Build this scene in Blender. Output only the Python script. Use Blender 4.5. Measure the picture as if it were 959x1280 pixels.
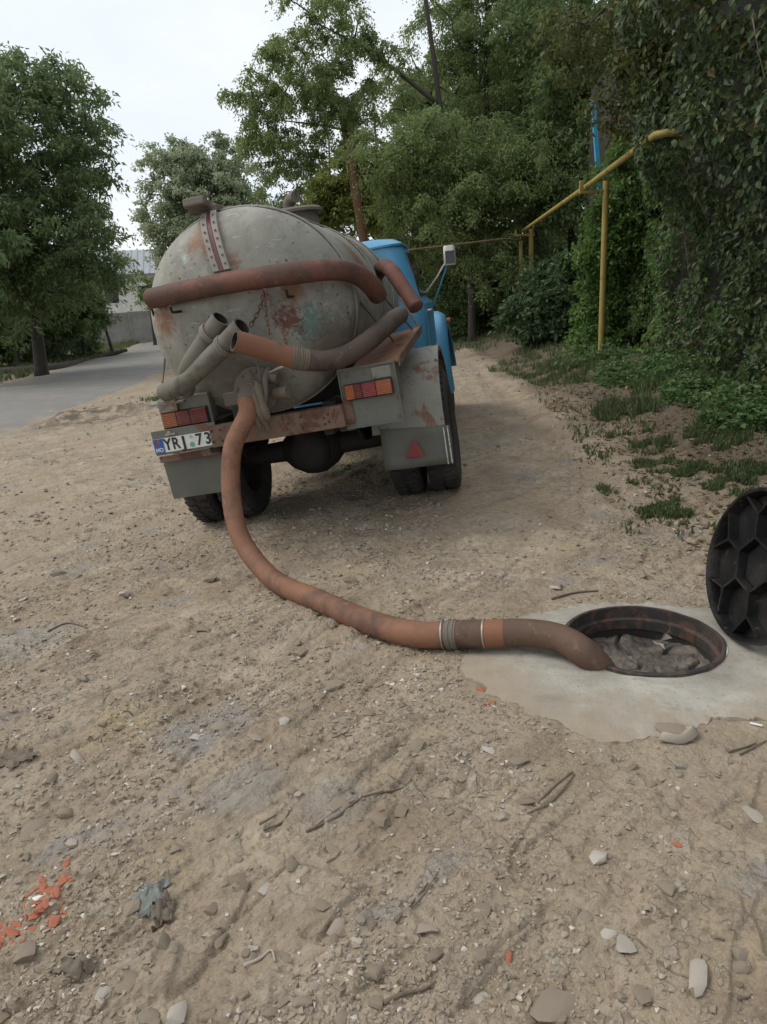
import bpy, bmesh, math, random
import numpy as np
from mathutils import Vector, Matrix, noise as mnoise

random.seed(7); RNG = np.random.default_rng(7)
for o in list(bpy.data.objects): bpy.data.objects.remove(o)
scene = bpy.context.scene
COL = scene.collection
R_ = math.radians

# ------------------------------------------------------------------ camera
CAM_H, CAM_P, CAM_R, CAM_F = 1.486, R_(16.29), R_(3.0), 928.4      # height, pitch down, roll, focal length in photo pixels
_F = np.array([0, math.cos(CAM_P), -math.sin(CAM_P)]); _U = np.array([0, math.sin(CAM_P), math.cos(CAM_P)]); _R = np.array([1., 0, 0])
CR = _R*math.cos(CAM_R) - _U*math.sin(CAM_R); CU = _U*math.cos(CAM_R) + _R*math.sin(CAM_R)
CC = np.array([0, 0, CAM_H])
cam = bpy.data.cameras.new('camera'); camo = bpy.data.objects.new('camera', cam); COL.objects.link(camo)
m = Matrix.Identity(4)
for i in range(3):
    m[i][0] = CR[i]; m[i][1] = CU[i]; m[i][2] = -_F[i]; m[i][3] = CC[i]
camo.matrix_world = m
cam.sensor_fit = 'HORIZONTAL'; cam.sensor_width = 36; cam.lens = 36*CAM_F/959; cam.clip_end = 2000; cam.clip_start = .05
scene.camera = camo

# ------------------------------------------------------------------ sky, sun, exposure
SUN_EL, SUN_AZ = 50, -84          # azimuth from +Y, negative is to the left: the hazy sun stands to the left
wd = bpy.data.worlds.new('World'); scene.world = wd; wd.use_nodes = True
nt = wd.node_tree; nt.nodes.clear()
out = nt.nodes.new('ShaderNodeOutputWorld'); bg = nt.nodes.new('ShaderNodeBackground')
sky = nt.nodes.new('ShaderNodeTexSky'); sky.sky_type = 'NISHITA'; sky.sun_disc = False
sky.sun_elevation = R_(SUN_EL); sky.sun_rotation = R_(SUN_AZ); sky.dust_density = 3.0; sky.air_density = 1.2
tc = nt.nodes.new('ShaderNodeTexCoord')
nz = nt.nodes.new('ShaderNodeTexNoise'); nz.inputs['Scale'].default_value = 3.2; nz.inputs['Detail'].default_value = 5; nz.inputs['Roughness'].default_value = .55
mp = nt.nodes.new('ShaderNodeMapping'); mp.inputs['Scale'].default_value = (1, 1, 2.2)
rp = nt.nodes.new('ShaderNodeValToRGB')
rp.color_ramp.elements[0].position = .3; rp.color_ramp.elements[0].color = (.82, .89, .96, 1)
rp.color_ramp.elements[1].position = .7; rp.color_ramp.elements[1].color = (1.0, 1.0, .99, 1)
sc = nt.nodes.new('ShaderNodeMix'); sc.data_type = 'RGBA'; sc.blend_type = 'MULTIPLY'; sc.inputs[0].default_value = 1
sc.inputs[7].default_value = (8.6, 8.75, 8.9, 1)
mx = nt.nodes.new('ShaderNodeMix'); mx.data_type = 'RGBA'; mx.inputs[0].default_value = .9      # a closed layer of thin bright cloud over the blue
L = nt.links.new
L(tc.outputs['Generated'], mp.inputs[0]); L(mp.outputs[0], nz.inputs['Vector']); L(nz.outputs['Fac'], rp.inputs[0])
L(rp.outputs[0], sc.inputs[6]); L(sky.outputs[0], mx.inputs[6]); L(sc.outputs[2], mx.inputs[7])
L(mx.outputs[2], bg.inputs['Color']); bg.inputs['Strength'].default_value = .1; L(bg.outputs[0], out.inputs[0])
sun = bpy.data.lights.new('sun', 'SUN'); sun.energy = 1.25; sun.angle = R_(28); sun.color = (1, .95, .87)
suno = bpy.data.objects.new('sun', sun); COL.objects.link(suno)
_sd = Vector((math.sin(R_(SUN_AZ))*math.cos(R_(SUN_EL)), math.cos(R_(SUN_AZ))*math.cos(R_(SUN_EL)), math.sin(R_(SUN_EL))))
suno.rotation_euler = _sd.to_track_quat('Z', 'Y').to_euler(); suno.location = _sd*40
scene.view_settings.view_transform = 'Standard'; scene.view_settings.look = 'None'; scene.view_settings.gamma = 1
scene.view_settings.exposure = 0.32; scene.view_settings.use_curve_mapping = False
try:
    scene.cycles.max_bounces = 5; scene.cycles.diffuse_bounces = 3; scene.cycles.glossy_bounces = 2; scene.cycles.transmission_bounces = 3; scene.cycles.transparent_max_bounces = 4
except Exception: pass

# ------------------------------------------------------------------ pixel helpers
def ray(px, py): return _F + CR*(px-479.5)/CAM_F - CU*(py-640)/CAM_F
def at(px, py, Y):
    d = ray(px, py); return CC + d*(Y/d[1])
def onz(px, py, z):
    d = ray(px, py); return CC + d*((z-CAM_H)/d[2])
def V3(a): return Vector((float(a[0]), float(a[1]), float(a[2])))

# ------------------------------------------------------------------ noise (numpy gradient noise)
_perm = np.random.default_rng(3).permutation(256); _perm = np.concatenate([_perm, _perm])
_ga = np.random.default_rng(5).uniform(0, 2*np.pi, 256); _gx, _gy = np.cos(_ga), np.sin(_ga)
def pn(x, y):
    xi = np.floor(x).astype(int); yi = np.floor(y).astype(int); xf = x-xi; yf = y-yi
    u = xf*xf*xf*(xf*(xf*6-15)+10); v = yf*yf*yf*(yf*(yf*6-15)+10)
    def g(a, b, dx, dy):
        h = _perm[(_perm[a & 255] + b) & 255]; return _gx[h]*dx + _gy[h]*dy
    n00 = g(xi, yi, xf, yf); n10 = g(xi+1, yi, xf-1, yf); n01 = g(xi, yi+1, xf, yf-1); n11 = g(xi+1, yi+1, xf-1, yf-1)
    return (n00*(1-u)+n10*u)*(1-v) + (n01*(1-u)+n11*u)*v
def sst(a, b, x):
    t = np.clip((x-a)/(b-a), 0, 1); return t*t*(3-2*t)

# ------------------------------------------------------------------ mesh helpers
class MB:
    def __init__(s): s.v = []; s.f = []
    def add(s, vs, fs):
        o = len(s.v); s.v += [tuple(map(float, p)) for p in vs]; s.f += [tuple(i+o for i in f) for f in fs]; return s
    def box(s, c, d, rot=None):
        hx, hy, hz = d[0]/2, d[1]/2, d[2]/2
        vs = [Vector((x, y, z)) for x in (-hx, hx) for y in (-hy, hy) for z in (-hz, hz)]
        if rot is not None:
            vs = [rot @ p for p in vs]
        c = Vector(c)
        return s.add([p+c for p in vs], [(0, 1, 3, 2), (4, 6, 7, 5), (0, 4, 5, 1), (2, 3, 7, 6), (0, 2, 6, 4), (1, 5, 7, 3)])
    def tube(s, path, r, n=10, caps=True, smooth_n=0, r2=None):
        P = [Vector(p) for p in path]
        if smooth_n: P = spline(P, smooth_n)
        k = len(P); rs = r if hasattr(r, '__len__') else [r + ((r2-r)*i/(k-1) if r2 is not None else 0) for i in range(k)]
        if len(rs) != k: rs = list(np.interp(np.linspace(0, 1, k), np.linspace(0, 1, len(rs)), rs))
        t0 = (P[1]-P[0]).normalized(); ref = Vector((0, 0, 1)) if abs(t0.z) < .9 else Vector((1, 0, 0))
        nrm = t0.cross(ref).normalized(); vs = []
        for i in range(k):
            t = ((P[min(i+1, k-1)]-P[i]).normalized() + (P[i]-P[max(i-1, 0)]).normalized())
            t = t.normalized() if t.length > 1e-6 else t0
            nrm = (nrm - t*nrm.dot(t)).normalized(); b = t.cross(nrm)
            for j in range(n):
                a = 2*math.pi*j/n; vs.append(P[i] + (nrm*math.cos(a)+b*math.sin(a))*rs[i])
        fs = [(i*n+j, i*n+(j+1) % n, (i+1)*n+(j+1) % n, (i+1)*n+j) for i in range(k-1) for j in range(n)]
        if caps: fs += [tuple(range(n-1, -1, -1)), tuple((k-1)*n+j for j in range(n))]
        return s.add(vs, fs)
    def lathe(s, prof, c, axis='y', n=32, closed=False, arc=None):      # prof: (radius, along)
        vs = []; k = len(prof); c = Vector(c)
        for j in range(n):
            a = 2*math.pi*j/n
            for (r, t) in prof:
                p = {'x': (t, r*math.cos(a), r*math.sin(a)), 'y': (r*math.cos(a), t, r*math.sin(a)), 'z': (r*math.cos(a), r*math.sin(a), t)}[axis]
                vs.append(c+Vector(p))
        fs = []
        for j in range(n):
            j2 = (j+1) % n
            for i in range(k if closed else k-1):
                i2 = (i+1) % k
                fs.append((j*k+i, j*k+i2, j2*k+i2, j2*k+i))
        return s.add(vs, fs)
    def prism(s, poly, d, thick):   # poly: points in 3D, extruded by d*thick
        d = Vector(d).normalized()*thick; n = len(poly); P = [Vector(p) for p in poly]
        return s.add(P + [p+d for p in P], [tuple(range(n-1, -1, -1)), tuple(range(n, 2*n))] + [(i, (i+1) % n, n+(i+1) % n, n+i) for i in range(n)])
    def build(s, name, mat, parent=None, smooth=None, bevel=0):
        me = bpy.data.meshes.new(name); me.from_pydata(s.v, [], s.f)
        bm = bmesh.new(); bm.from_mesh(me); bmesh.ops.recalc_face_normals(bm, faces=bm.faces); bm.to_mesh(me); bm.free()
        return finish(name, me, mat, parent, smooth, bevel)
def finish(name, me, mat, parent=None, smooth=None, bevel=0):
    o = bpy.data.objects.new(name, me); COL.objects.link(o)
    if mat is not None: me.materials.append(mat)
    if smooth is not None:
        me.polygons.foreach_set('use_smooth', [True]*len(me.polygons))
        if smooth < 180: me.set_sharp_from_angle(angle=R_(smooth))
    if bevel:
        b = o.modifiers.new('bevel', 'BEVEL'); b.width = bevel; b.segments = 2; b.limit_method = 'ANGLE'; b.angle_limit = R_(40)
    if parent is not None: o.parent = parent
    me.update(); return o
def npmesh(name, V, Q, mat, parent=None, smooth=False):      # numpy mesh: V (n,3), Q (m,3 or 4)
    me = bpy.data.meshes.new(name); V = np.asarray(V, np.float32); Q = np.asarray(Q, np.int32); k = Q.shape[1]
    me.vertices.add(len(V)); me.vertices.foreach_set('co', V.ravel())
    me.loops.add(Q.size); me.loops.foreach_set('vertex_index', Q.ravel())
    me.polygons.add(len(Q)); me.polygons.foreach_set('loop_start', np.arange(0, Q.size, k, dtype=np.int32))
    me.polygons.foreach_set('loop_total', np.full(len(Q), k, np.int32))
    me.polygons.foreach_set('use_smooth', np.full(len(Q), smooth)); me.update(calc_edges=True)
    o = bpy.data.objects.new(name, me); COL.objects.link(o); me.materials.append(mat)
    if parent is not None: o.parent = parent
    return o
def spline(P, n):
    P = [Vector(p) for p in P]; out_ = []
    Q = [P[0]*2-P[1]] + P + [P[-1]*2-P[-2]]
    for i in range(1, len(Q)-2):
        for k in range(n):
            t = k/n; a, b, c, d = Q[i-1], Q[i], Q[i+1], Q[i+2]
            out_.append(.5*((2*b)+(c-a)*t+(2*a-5*b+4*c-d)*t*t+(3*b-a-3*c+d)*t*t*t))
    out_.append(P[-1]); return out_
def tag(o, label=None, cat=None, group=None, kind=None):
    if label: o['label'] = label
    if cat: o['category'] = cat
    if group: o['group'] = group
    if kind: o['kind'] = kind
    return o
def thing(name, label, cat, loc=(0, 0, 0), group=None):
    o = bpy.data.objects.new(name, None); COL.objects.link(o); o.location = loc; o.empty_display_size = .2
    return tag(o, label, cat, group)

# ------------------------------------------------------------------ materials
class NT:
    def __init__(s, name):
        s.m = bpy.data.materials.new(name); s.m.use_nodes = True; s.t = s.m.node_tree; s.b = s.t.nodes['Principled BSDF']
        s.tc = s.t.nodes.new('ShaderNodeTexCoord'); s.o = s.tc.outputs['Object']
    def n(s, t, **kw):
        x = s.t.nodes.new(t)
        for k, v in kw.items(): setattr(x, k, v)
        return x
    def l(s, a, b): s.t.links.new(a, b)
    def noise(s, scale, detail=4, rough=.55, vec=None, stretch=None, dist=0, rot=0):
        x = s.n('ShaderNodeTexNoise'); x.inputs['Scale'].default_value = scale; x.inputs['Detail'].default_value = detail
        x.inputs['Roughness'].default_value = rough; x.inputs['Distortion'].default_value = dist
        v = vec if vec is not None else s.o
        if rot:
            mr = s.n('ShaderNodeMapping'); mr.inputs['Rotation'].default_value = (0, 0, rot); s.l(v, mr.inputs[0]); v = mr.outputs[0]
        if stretch:
            mp = s.n('ShaderNodeMapping'); mp.inputs['Scale'].default_value = stretch; s.l(v, mp.inputs[0]); v = mp.outputs[0]
        s.l(v, x.inputs['Vector']); return x.outputs['Fac']
    def voro(s, scale, feature='F1', out='Distance', stretch=None):
        x = s.n('ShaderNodeTexVoronoi'); x.feature = feature; x.inputs['Scale'].default_value = scale
        v = s.o
        if stretch:
            mp = s.n('ShaderNodeMapping'); mp.inputs['Scale'].default_value = stretch; s.l(v, mp.inputs[0]); v = mp.outputs[0]
        s.l(v, x.inputs['Vector']); return x.outputs[out]
    def ramp(s, fac, stops):
        x = s.n('ShaderNodeValToRGB'); e = x.color_ramp.elements
        while len(e) < len(stops): e.new(.5)
        for i, (p, c) in enumerate(stops):
            e[i].position = p; c = (c, c, c) if not hasattr(c, '__len__') else c; e[i].color = (*c[:3], 1)
        s.l(fac, x.inputs[0]); return x.outputs[0]
    def mix(s, fac, a, b, blend='MIX'):
        x = s.n('ShaderNodeMix'); x.data_type = 'RGBA'; x.blend_type = blend
        for sock, v in ((x.inputs[0], fac), (x.inputs[6], a), (x.inputs[7], b)):
            if isinstance(v, bpy.types.NodeSocket): s.l(v, sock)
            elif hasattr(v, '__len__'): sock.default_value = (*v[:3], 1)
            else: sock.default_value = v if sock == x.inputs[0] else (v, v, v, 1)
        return x.outputs[2]
    def math(s, op, a, b=0.0):
        x = s.n('ShaderNodeMath'); x.operation = op
        for sock, v in ((x.inputs[0], a), (x.inputs[1], b)):
            if isinstance(v, bpy.types.NodeSocket): s.l(v, sock)
            else: sock.default_value = v
        return x.outputs[0]
    def sep(s, v=None):
        x = s.n('ShaderNodeSeparateXYZ'); s.l(v if v is not None else s.o, x.inputs[0]); return x.outputs
    def near(s, p, r0, r1):      # 1 inside r0 of point p, 0 outside r1 (in object space)
        x = s.n('ShaderNodeVectorMath'); x.operation = 'DISTANCE'; s.l(s.o, x.inputs[0]); x.inputs[1].default_value = p
        y = s.n('ShaderNodeMapRange'); y.inputs[1].default_value = r1; y.inputs[2].default_value = r0; s.l(x.outputs['Value'], y.inputs[0]); return y.outputs[0]
    def bump(s, h, strength, dist=.01):
        x = s.n('ShaderNodeBump'); x.inputs['Strength'].default_value = strength; x.inputs['Distance'].default_value = dist; s.l(h, x.inputs['Height']); s.l(x.outputs[0], s.b.inputs['Normal'])
    def done(s, col, rough=.6, metal=0.0, spec=None):
        for sock, v in ((s.b.inputs['Base Color'], col), (s.b.inputs['Roughness'], rough), (s.b.inputs['Metallic'], metal)):
            if isinstance(v, bpy.types.NodeSocket): s.l(v, sock)
            elif hasattr(v, '__len__'): sock.default_value = (*v[:3], 1)
            else: sock.default_value = v
        if spec is not None: s.b.inputs['Specular IOR Level'].default_value = spec
        return s.m
def worn(name, c, var=.25, scale=8, rough=.6, rust=0.0, rustc=(.13, .05, .025), rscale=6, dirt=.3, dirtc=(.17, .135, .10), bump=.15, metal=0.0, chips=0):
    t = NT(name); n1 = t.noise(scale, 5); c2 = tuple(x*(1-var) for x in c)
    col = t.mix(n1, c2, tuple(min(1, x*(1+var*.5)) for x in c))
    d = t.noise(scale*.45, 6, .65); col = t.mix(t.ramp(d, [(.48, 0), (.75, dirt)]), col, dirtc)
    if rust:
        r = t.noise(rscale, 8, .7, dist=.6); rf = t.ramp(r, [(1-rust, 0), (min(1, 1-rust+.07), 1)])
        rn = t.noise(rscale*6, 4); col = t.mix(rf, col, t.mix(rn, tuple(x*.5 for x in rustc), tuple(x*1.5 for x in rustc)))
    if chips:
        v = t.noise(chips, 2, .4); cf = t.ramp(v, [(.70, 0), (.72, 1)]); col = t.mix(cf, col, (.05, .04, .035))
    fine = t.noise(scale*9, 4)
    t.bump(fine, bump, .01)
    return t.done(col, t.math('ADD', t.math('MULTIPLY', n1, .2), rough-.1), metal)
M = {}
def leafmat(name, dark, light, yellow=None, trans=.35, rough=.5):
    t = NT(name); g = t.n('ShaderNodeNewGeometry'); rnd = g.outputs['Random Per Island']
    stops = [(0, dark), (.8, light)]
    if yellow: stops += [(.93, light), (1, yellow)]
    big = t.noise(.55, 3); col = t.mix(t.math('MULTIPLY', big, .5), t.ramp(rnd, stops), dark)
    tr = t.n('ShaderNodeBsdfTranslucent'); t.l(t.mix(.5, col, tuple(min(1, c*1.9) for c in light)), tr.inputs[0])
    ms = t.n('ShaderNodeMixShader'); ms.inputs[0].default_value = trans
    t.done(col, rough, spec=.35); t.l(t.b.outputs[0], ms.inputs[1]); t.l(tr.outputs[0], ms.inputs[2])
    t.l(ms.outputs[0], t.t.nodes['Material Output'].inputs[0]); return t.m
M['leaf_walnut'] = leafmat('leaf_walnut', (.058, .09, .042), (.185, .255, .105), None, .45, .38)
M['leaf_poplar'] = leafmat('leaf_poplar', (.185, .22, .135), (.33, .375, .245), None, .5)
M['leaf_robinia'] = leafmat('leaf_robinia', (.09, .127, .048), (.235, .30, .115), None, .47, .40)
M['leaf_grove'] = leafmat('leaf_grove', (.06, .095, .038), (.165, .23, .085), None, .42)
M['leaf_yellowing'] = leafmat('leaf_yellowing', (.10, .13, .03), (.24, .28, .07), (.36, .27, .06))
M['leaf_creeper'] = leafmat('leaf_creeper', (.016, .032, .013), (.09, .135, .04), (.18, .13, .05), .25, .42)
M['leaf_creeper_fresh'] = leafmat('leaf_creeper_fresh', (.05, .11, .025), (.13, .22, .05), (.22, .22, .05), .35)
M['leaf_autumn'] = leafmat('leaf_autumn', (.045, .07, .022), (.12, .13, .04), (.24, .12, .04), .3)
M['leaf_bush'] = leafmat('leaf_bush', (.03, .055, .024), (.09, .145, .06), None, .3)
M['grass'] = leafmat('grass', (.045, .068, .026), (.125, .16, .066), (.30, .25, .14), .3, .6)
M['weed'] = leafmat('weed', (.045, .09, .026), (.12, .20, .06), None, .3)
M['litter'] = leafmat('litter', (.10, .065, .035), (.27, .2, .12), (.36, .29, .19), .1, .8)
def bark(name, c):
    t = NT(name); n = t.noise(9, 6, .6, stretch=(1, 1, .25)); col = t.mix(n, tuple(x*.45 for x in c), tuple(x*1.4 for x in c))
    t.bump(n, .8, .04); return t.done(col, .9)
M['bark'] = bark('bark', (.10, .085, .065)); M['bark_dark'] = bark('bark_dark', (.055, .047, .038)); M['wood_pole'] = bark('wood_pole', (.17, .095, .05))

# ground: dry trampled earth with crushed limestone
t = NT('dirt_ground')
sx = t.sep()
big = t.noise(.55, 5, .6); mid = t.noise(3.0, 7, .65, dist=.4); fine = t.noise(38, 6, .7); speck = t.noise(140, 3, .6)
strk = t.noise(5, 7, .68, stretch=(.35, 1.9, 1), dist=.9, rot=R_(-42)); strk2 = t.noise(17, 5, .65, stretch=(.4, 1.7, 1), dist=.7, rot=R_(-42))
rub = t.ramp(t.noise(.75, 4, .6), [(.40, .12), (.58, 1)])
c = t.mix(t.ramp(mid, [(.34, 0), (.66, 1)]), (.27, .207, .143), (.475, .388, .29))
c = t.mix(t.ramp(big, [(.44, 0), (.60, .6)]), c, (.34, .265, .182))
pk = t.noise(1.2, 5, .6); c = t.mix(t.ramp(pk, [(.50, 0), (.64, .55)]), c, (.38, .305, .24))
c = t.mix(t.ramp(strk, [(.55, 0), (.66, .6)]), c, (.20, .160, .120))
bl = t.noise(1.9, 5, .55, stretch=(.7, 1.4, 1), rot=R_(-42)); c = t.mix(t.ramp(bl, [(.60, 0), (.67, .75)]), c, (.27, .255, .235))
oc = t.noise(2.3, 5, .6, stretch=(.7, 1.3, 1), rot=R_(-42)); c = t.mix(t.ramp(oc, [(.57, 0), (.70, .6)]), c, (.40, .318, .195))
def flush(scale, keep, amt, c, cols):      # stones trodden flush with the earth
    wv = t.n('ShaderNodeTexNoise'); wv.inputs['Scale'].default_value = scale*1.3; t.l(t.o, wv.inputs['Vector'])
    ad = t.n('ShaderNodeVectorMath'); ad.operation = 'MULTIPLY_ADD'; t.l(wv.outputs['Color'], ad.inputs[0]); ad.inputs[1].default_value = (.55/scale,)*3; t.l(t.o, ad.inputs[2])
    vo = t.n('ShaderNodeTexVoronoi'); vo.feature = 'F1'; vo.inputs['Scale'].default_value = scale; t.l(ad.outputs[0], vo.inputs['Vector'])
    ve = t.n('ShaderNodeTexVoronoi'); ve.feature = 'DISTANCE_TO_EDGE'; ve.inputs['Scale'].default_value = scale; t.l(ad.outputs[0], ve.inputs['Vector'])
    sc_ = t.sep(vo.outputs['Color']); sel = t.ramp(sc_[0], [(keep, 0), (keep+.02, 1)]); body = t.ramp(ve.outputs['Distance'], [(.06, 0), (.12, 1)]); mk = t.math('MULTIPLY', sel, body)
    mk = t.math('MULTIPLY', mk, rub)
    rim = t.math('MULTIPLY', t.math('MULTIPLY', sel, rub), t.ramp(ve.outputs['Distance'], [(.0, 0), (.035, 1), (.07, 0)]))
    c = t.mix(t.math('MULTIPLY', mk, amt), c, t.ramp(sc_[1], cols)); c = t.mix(t.math('MULTIPLY', rim, .5), c, (.13, .10, .075)); return c, mk
cols = [(0, (.25, .20, .15)), (.4, (.36, .305, .24)), (.7, (.33, .27, .21)), (1, (.48, .43, .36))]
for (px, py, r1, cc, am) in ((255, 905, .34, (.275, .262, .245), .8), (150, 895, .30, (.40, .315, .18), .8), (300, 985, .25, (.27, .26, .24), .6), (20, 770, .55, (.36, .34, .31), .7), (95, 785, .30, (.20, .145, .095), .7), (840, 740, .5, (.40, .335, .25), .4), (420, 1010, .22, (.26, .25, .235), .5), (620, 700, .6, (.42, .345, .25), .5)):
    pp_ = onz(px, py, -.05); msk = t.ramp(t.math('MULTIPLY', t.near((float(pp_[0]), float(pp_[1]), -.05), .0, r1), t.noise(6, 6, .65, stretch=(.6, 1.5, 1), rot=R_(-42), dist=.5)), [(.16, 0), (.34, am)]); c = t.mix(msk, c, cc)
c, f1 = flush(11, .70, .6, c, cols); c, f2 = flush(34, .70, .55, c, cols)
c = t.mix(t.math('MULTIPLY', rub, t.ramp(strk2, [(.60, 0), (.70, .8)])), c, (.12, .092, .068))
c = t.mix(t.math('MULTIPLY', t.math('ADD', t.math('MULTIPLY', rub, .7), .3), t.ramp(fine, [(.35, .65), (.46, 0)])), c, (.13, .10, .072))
c = t.mix(t.ramp(speck, [(.60, 0), (.70, .6)]), c, (.47, .41, .33))
dk = t.math('MULTIPLY', t.ramp(t.noise(9, 4, .6), [(.60, 0), (.66, 1)]), t.ramp(t.noise(.8, 3), [(.5, 0), (.6, 1)])); c = t.mix(t.math('MULTIPLY', dk, .6), c, (.15, .118, .088))
rdg = t.math('MULTIPLY', t.near((-5.9, 15.25, -.5), .5, 1.5), t.ramp(t.noise(4, 5), [(.40, 0), (.52, 1)])); c = t.mix(t.math('MULTIPLY', rdg, .8), c, (.10, .08, .06))
# moist darker soil by the creeper on the right
mo = t.math('ADD', sx[0], t.math('MULTIPLY', t.noise(1.1, 4), 1.6)); c = t.mix(t.ramp(t.math('MULTIPLY', mo, .2), [(.58, 0), (.70, .75)]), c, (.085, .066, .045))
v1 = t.voro(26); v2 = t.voro(70)
hgt = t.math('ADD', t.math('MULTIPLY', fine, .9), t.math('ADD', t.math('MULTIPLY', t.math('SUBTRACT', 1.0, v1), .5), t.math('MULTIPLY', t.math('SUBTRACT', 1.0, v2), .22)))
hgt = t.math('ADD', hgt, t.math('ADD', t.math('MULTIPLY', mid, .55), t.math('MULTIPLY', t.math('ADD', strk, strk2), .8))); hgt = t.math('ADD', hgt, t.math('ADD', t.math('MULTIPLY', f1, .45), t.math('MULTIPLY', f2, .3)))
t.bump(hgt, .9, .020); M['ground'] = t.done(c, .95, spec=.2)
# asphalt
t = NT('asphalt'); a = t.noise(.5, 5); b_ = t.noise(60, 3)
c = t.mix(a, (.15, .142, .13), (.235, .222, .20)); c = t.mix(t.ramp(b_, [(.55, 0), (.7, .4)]), c, (.3, .29, .27)); c = t.mix(t.ramp(t.noise(1.3, 6, .7), [(.50, 0), (.66, .7)]), c, (.29, .25, .20))
sx_a = t.sep()
t.bump(b_, .3, .01); M['asphalt'] = t.done(c, .85)
# concrete
def concrete(name, c0, c1, sc_=2.0):
    t = NT(name); n1 = t.noise(sc_, 6, .6); n2 = t.noise(sc_*9, 5, .65); n3 = t.noise(sc_*45, 3)
    c = t.mix(t.ramp(n1, [(.35, 0), (.65, 1)]), c0, c1); c = t.mix(t.ramp(n2, [(.52, 0), (.72, .35)]), c, tuple(x*.62 for x in c0))
    c = t.mix(t.ramp(n3, [(.66, 0), (.72, .6)]), c, (.12, .105, .085))
    dn = t.noise(sc_*1.6, 6, .7, dist=.5); c = t.mix(t.ramp(dn, [(.50, 0), (.66, .6)]), c, (.27, .22, .16))
    t.bump(t.math('ADD', n2, t.math('MULTIPLY', n3, .4)), .35, .006); return t.done(c, .9, spec=.25)
M['concrete'] = concrete('concrete', (.30, .275, .228), (.40, .372, .315), 2.6)
t = NT('apron_concrete'); n1 = t.noise(3.2, 6, .62, dist=.5); n2 = t.noise(14, 6, .68); n3 = t.noise(70, 3); c = t.mix(t.ramp(n1, [(.36, 0), (.64, 1)]), (.275, .252, .208), (.405, .378, .322))
c = t.mix(t.ramp(n2, [(.55, 0), (.72, .45)]), c, (.21, .18, .14)); c = t.mix(t.ramp(n3, [(.64, 0), (.70, .6)]), c, (.13, .11, .085)); tr = t.noise(5, 5, .7, stretch=(.5, 1.8, 1), rot=R_(20)); c = t.mix(t.ramp(tr, [(.56, 0), (.66, .5)]), c, (.20, .18, .145))
ed = t.math('ADD', t.math('SUBTRACT', 1.0, t.near((1.075, 2.88, 0), .40, .82)), t.math('MULTIPLY', t.math('SUBTRACT', t.noise(6, 7, .7), .5), 2.0)); c = t.mix(t.ramp(ed, [(.22, 0), (.75, .95)]), c, t.mix(n2, (.25, .20, .145), (.37, .305, .235)))
t.bump(t.math('ADD', n2, t.math('ADD', t.math('MULTIPLY', n3, .5), t.math('MULTIPLY', n1, .6))), .6, .008); M['apron'] = t.done(c, .92, spec=.22)
M['fence_concrete'] = concrete('fence_concrete', (.24, .235, .22), (.36, .35, .33), .8)
M['plaster'] = worn('plaster', (.62, .61, .58), .15, 2, .9)
M['roof_metal'] = worn('roof_metal', (.33, .35, .37), .2, 3, .5)
M['blue_sheet'] = worn('blue_sheet', (.03, .07, .26), .2, 3, .5)
M['stone'] = None
t = NT('stone'); g = t.n('ShaderNodeObjectInfo').outputs['Random']; gi = t.n('ShaderNodeNewGeometry').outputs['Random Per Island']
c = t.ramp(t.math('FRACT', t.math('ADD', g, gi)), [(0, (.23, .18, .13)), (.35, (.33, .275, .21)), (.6, (.29, .235, .175)), (.85, (.38, .325, .26)), (1, (.62, .57, .50))])
n = t.noise(45, 5); c = t.mix(t.ramp(n, [(.4, .5), (.6, 0)]), c, (.24, .19, .14)); t.bump(n, .6, .006); M['stone'] = t.done(c, .92, spec=.2)
M['brick'] = worn('brick_shard', (.40, .125, .065), .5, 60, .9, dirt=.6, dirtc=(.3, .24, .18))
M['twig'] = bark('twig', (.16, .125, .09))
M['shard_pale'] = worn('shard_pale', (.36, .315, .255), .2, 30, .85, dirt=.5, dirtc=(.3, .24, .17))
M['film'] = worn('plastic_film', (.16, .17, .15), .3, 12, .5, dirt=.6, dirtc=(.22, .18, .13))
M['paper_white'] = worn('paper_white', (.75, .73, .68), .1, 30, .8)
M['sludge'] = None
t = NT('sludge'); n = t.noise(7, 7, .65, dist=.8); n2 = t.noise(40, 5); c = t.mix(t.ramp(n, [(.35, 0), (.65, 1)]), (.04, .032, .026), (.165, .138, .11)); t.bump(t.math('ADD', n, t.math('MULTIPLY', n2, .4)), .8, .02)
M['sludge'] = t.done(c, .62)
M['cast_iron'] = worn('cast_iron', (.03, .026, .023), .4, 12, .7, rust=.5, rustc=(.085, .042, .03), rscale=14, dirt=.35)
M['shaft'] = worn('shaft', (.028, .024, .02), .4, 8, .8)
M['lid'] = worn('lid_plastic', (.010, .010, .0105), .5, 10, .33, dirt=.45, dirtc=(.075, .062, .05), bump=.25, chips=25)
M['yellow'] = worn('yellow_pipe', (.34, .255, .06), .3, 5, .65, rust=.45, rustc=(.17, .115, .055), rscale=4, dirt=.35, dirtc=(.2, .16, .07), chips=40)
M['old_pipe'] = worn('old_pipe', (.13, .10, .03), .3, 5, .7, rust=.5, rustc=(.09, .06, .03), rscale=4, dirt=.4)
M['blue_post'] = worn('blue_post', (.06, .36, .60), .15, 6, .5, rust=.33, rscale=9)
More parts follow.
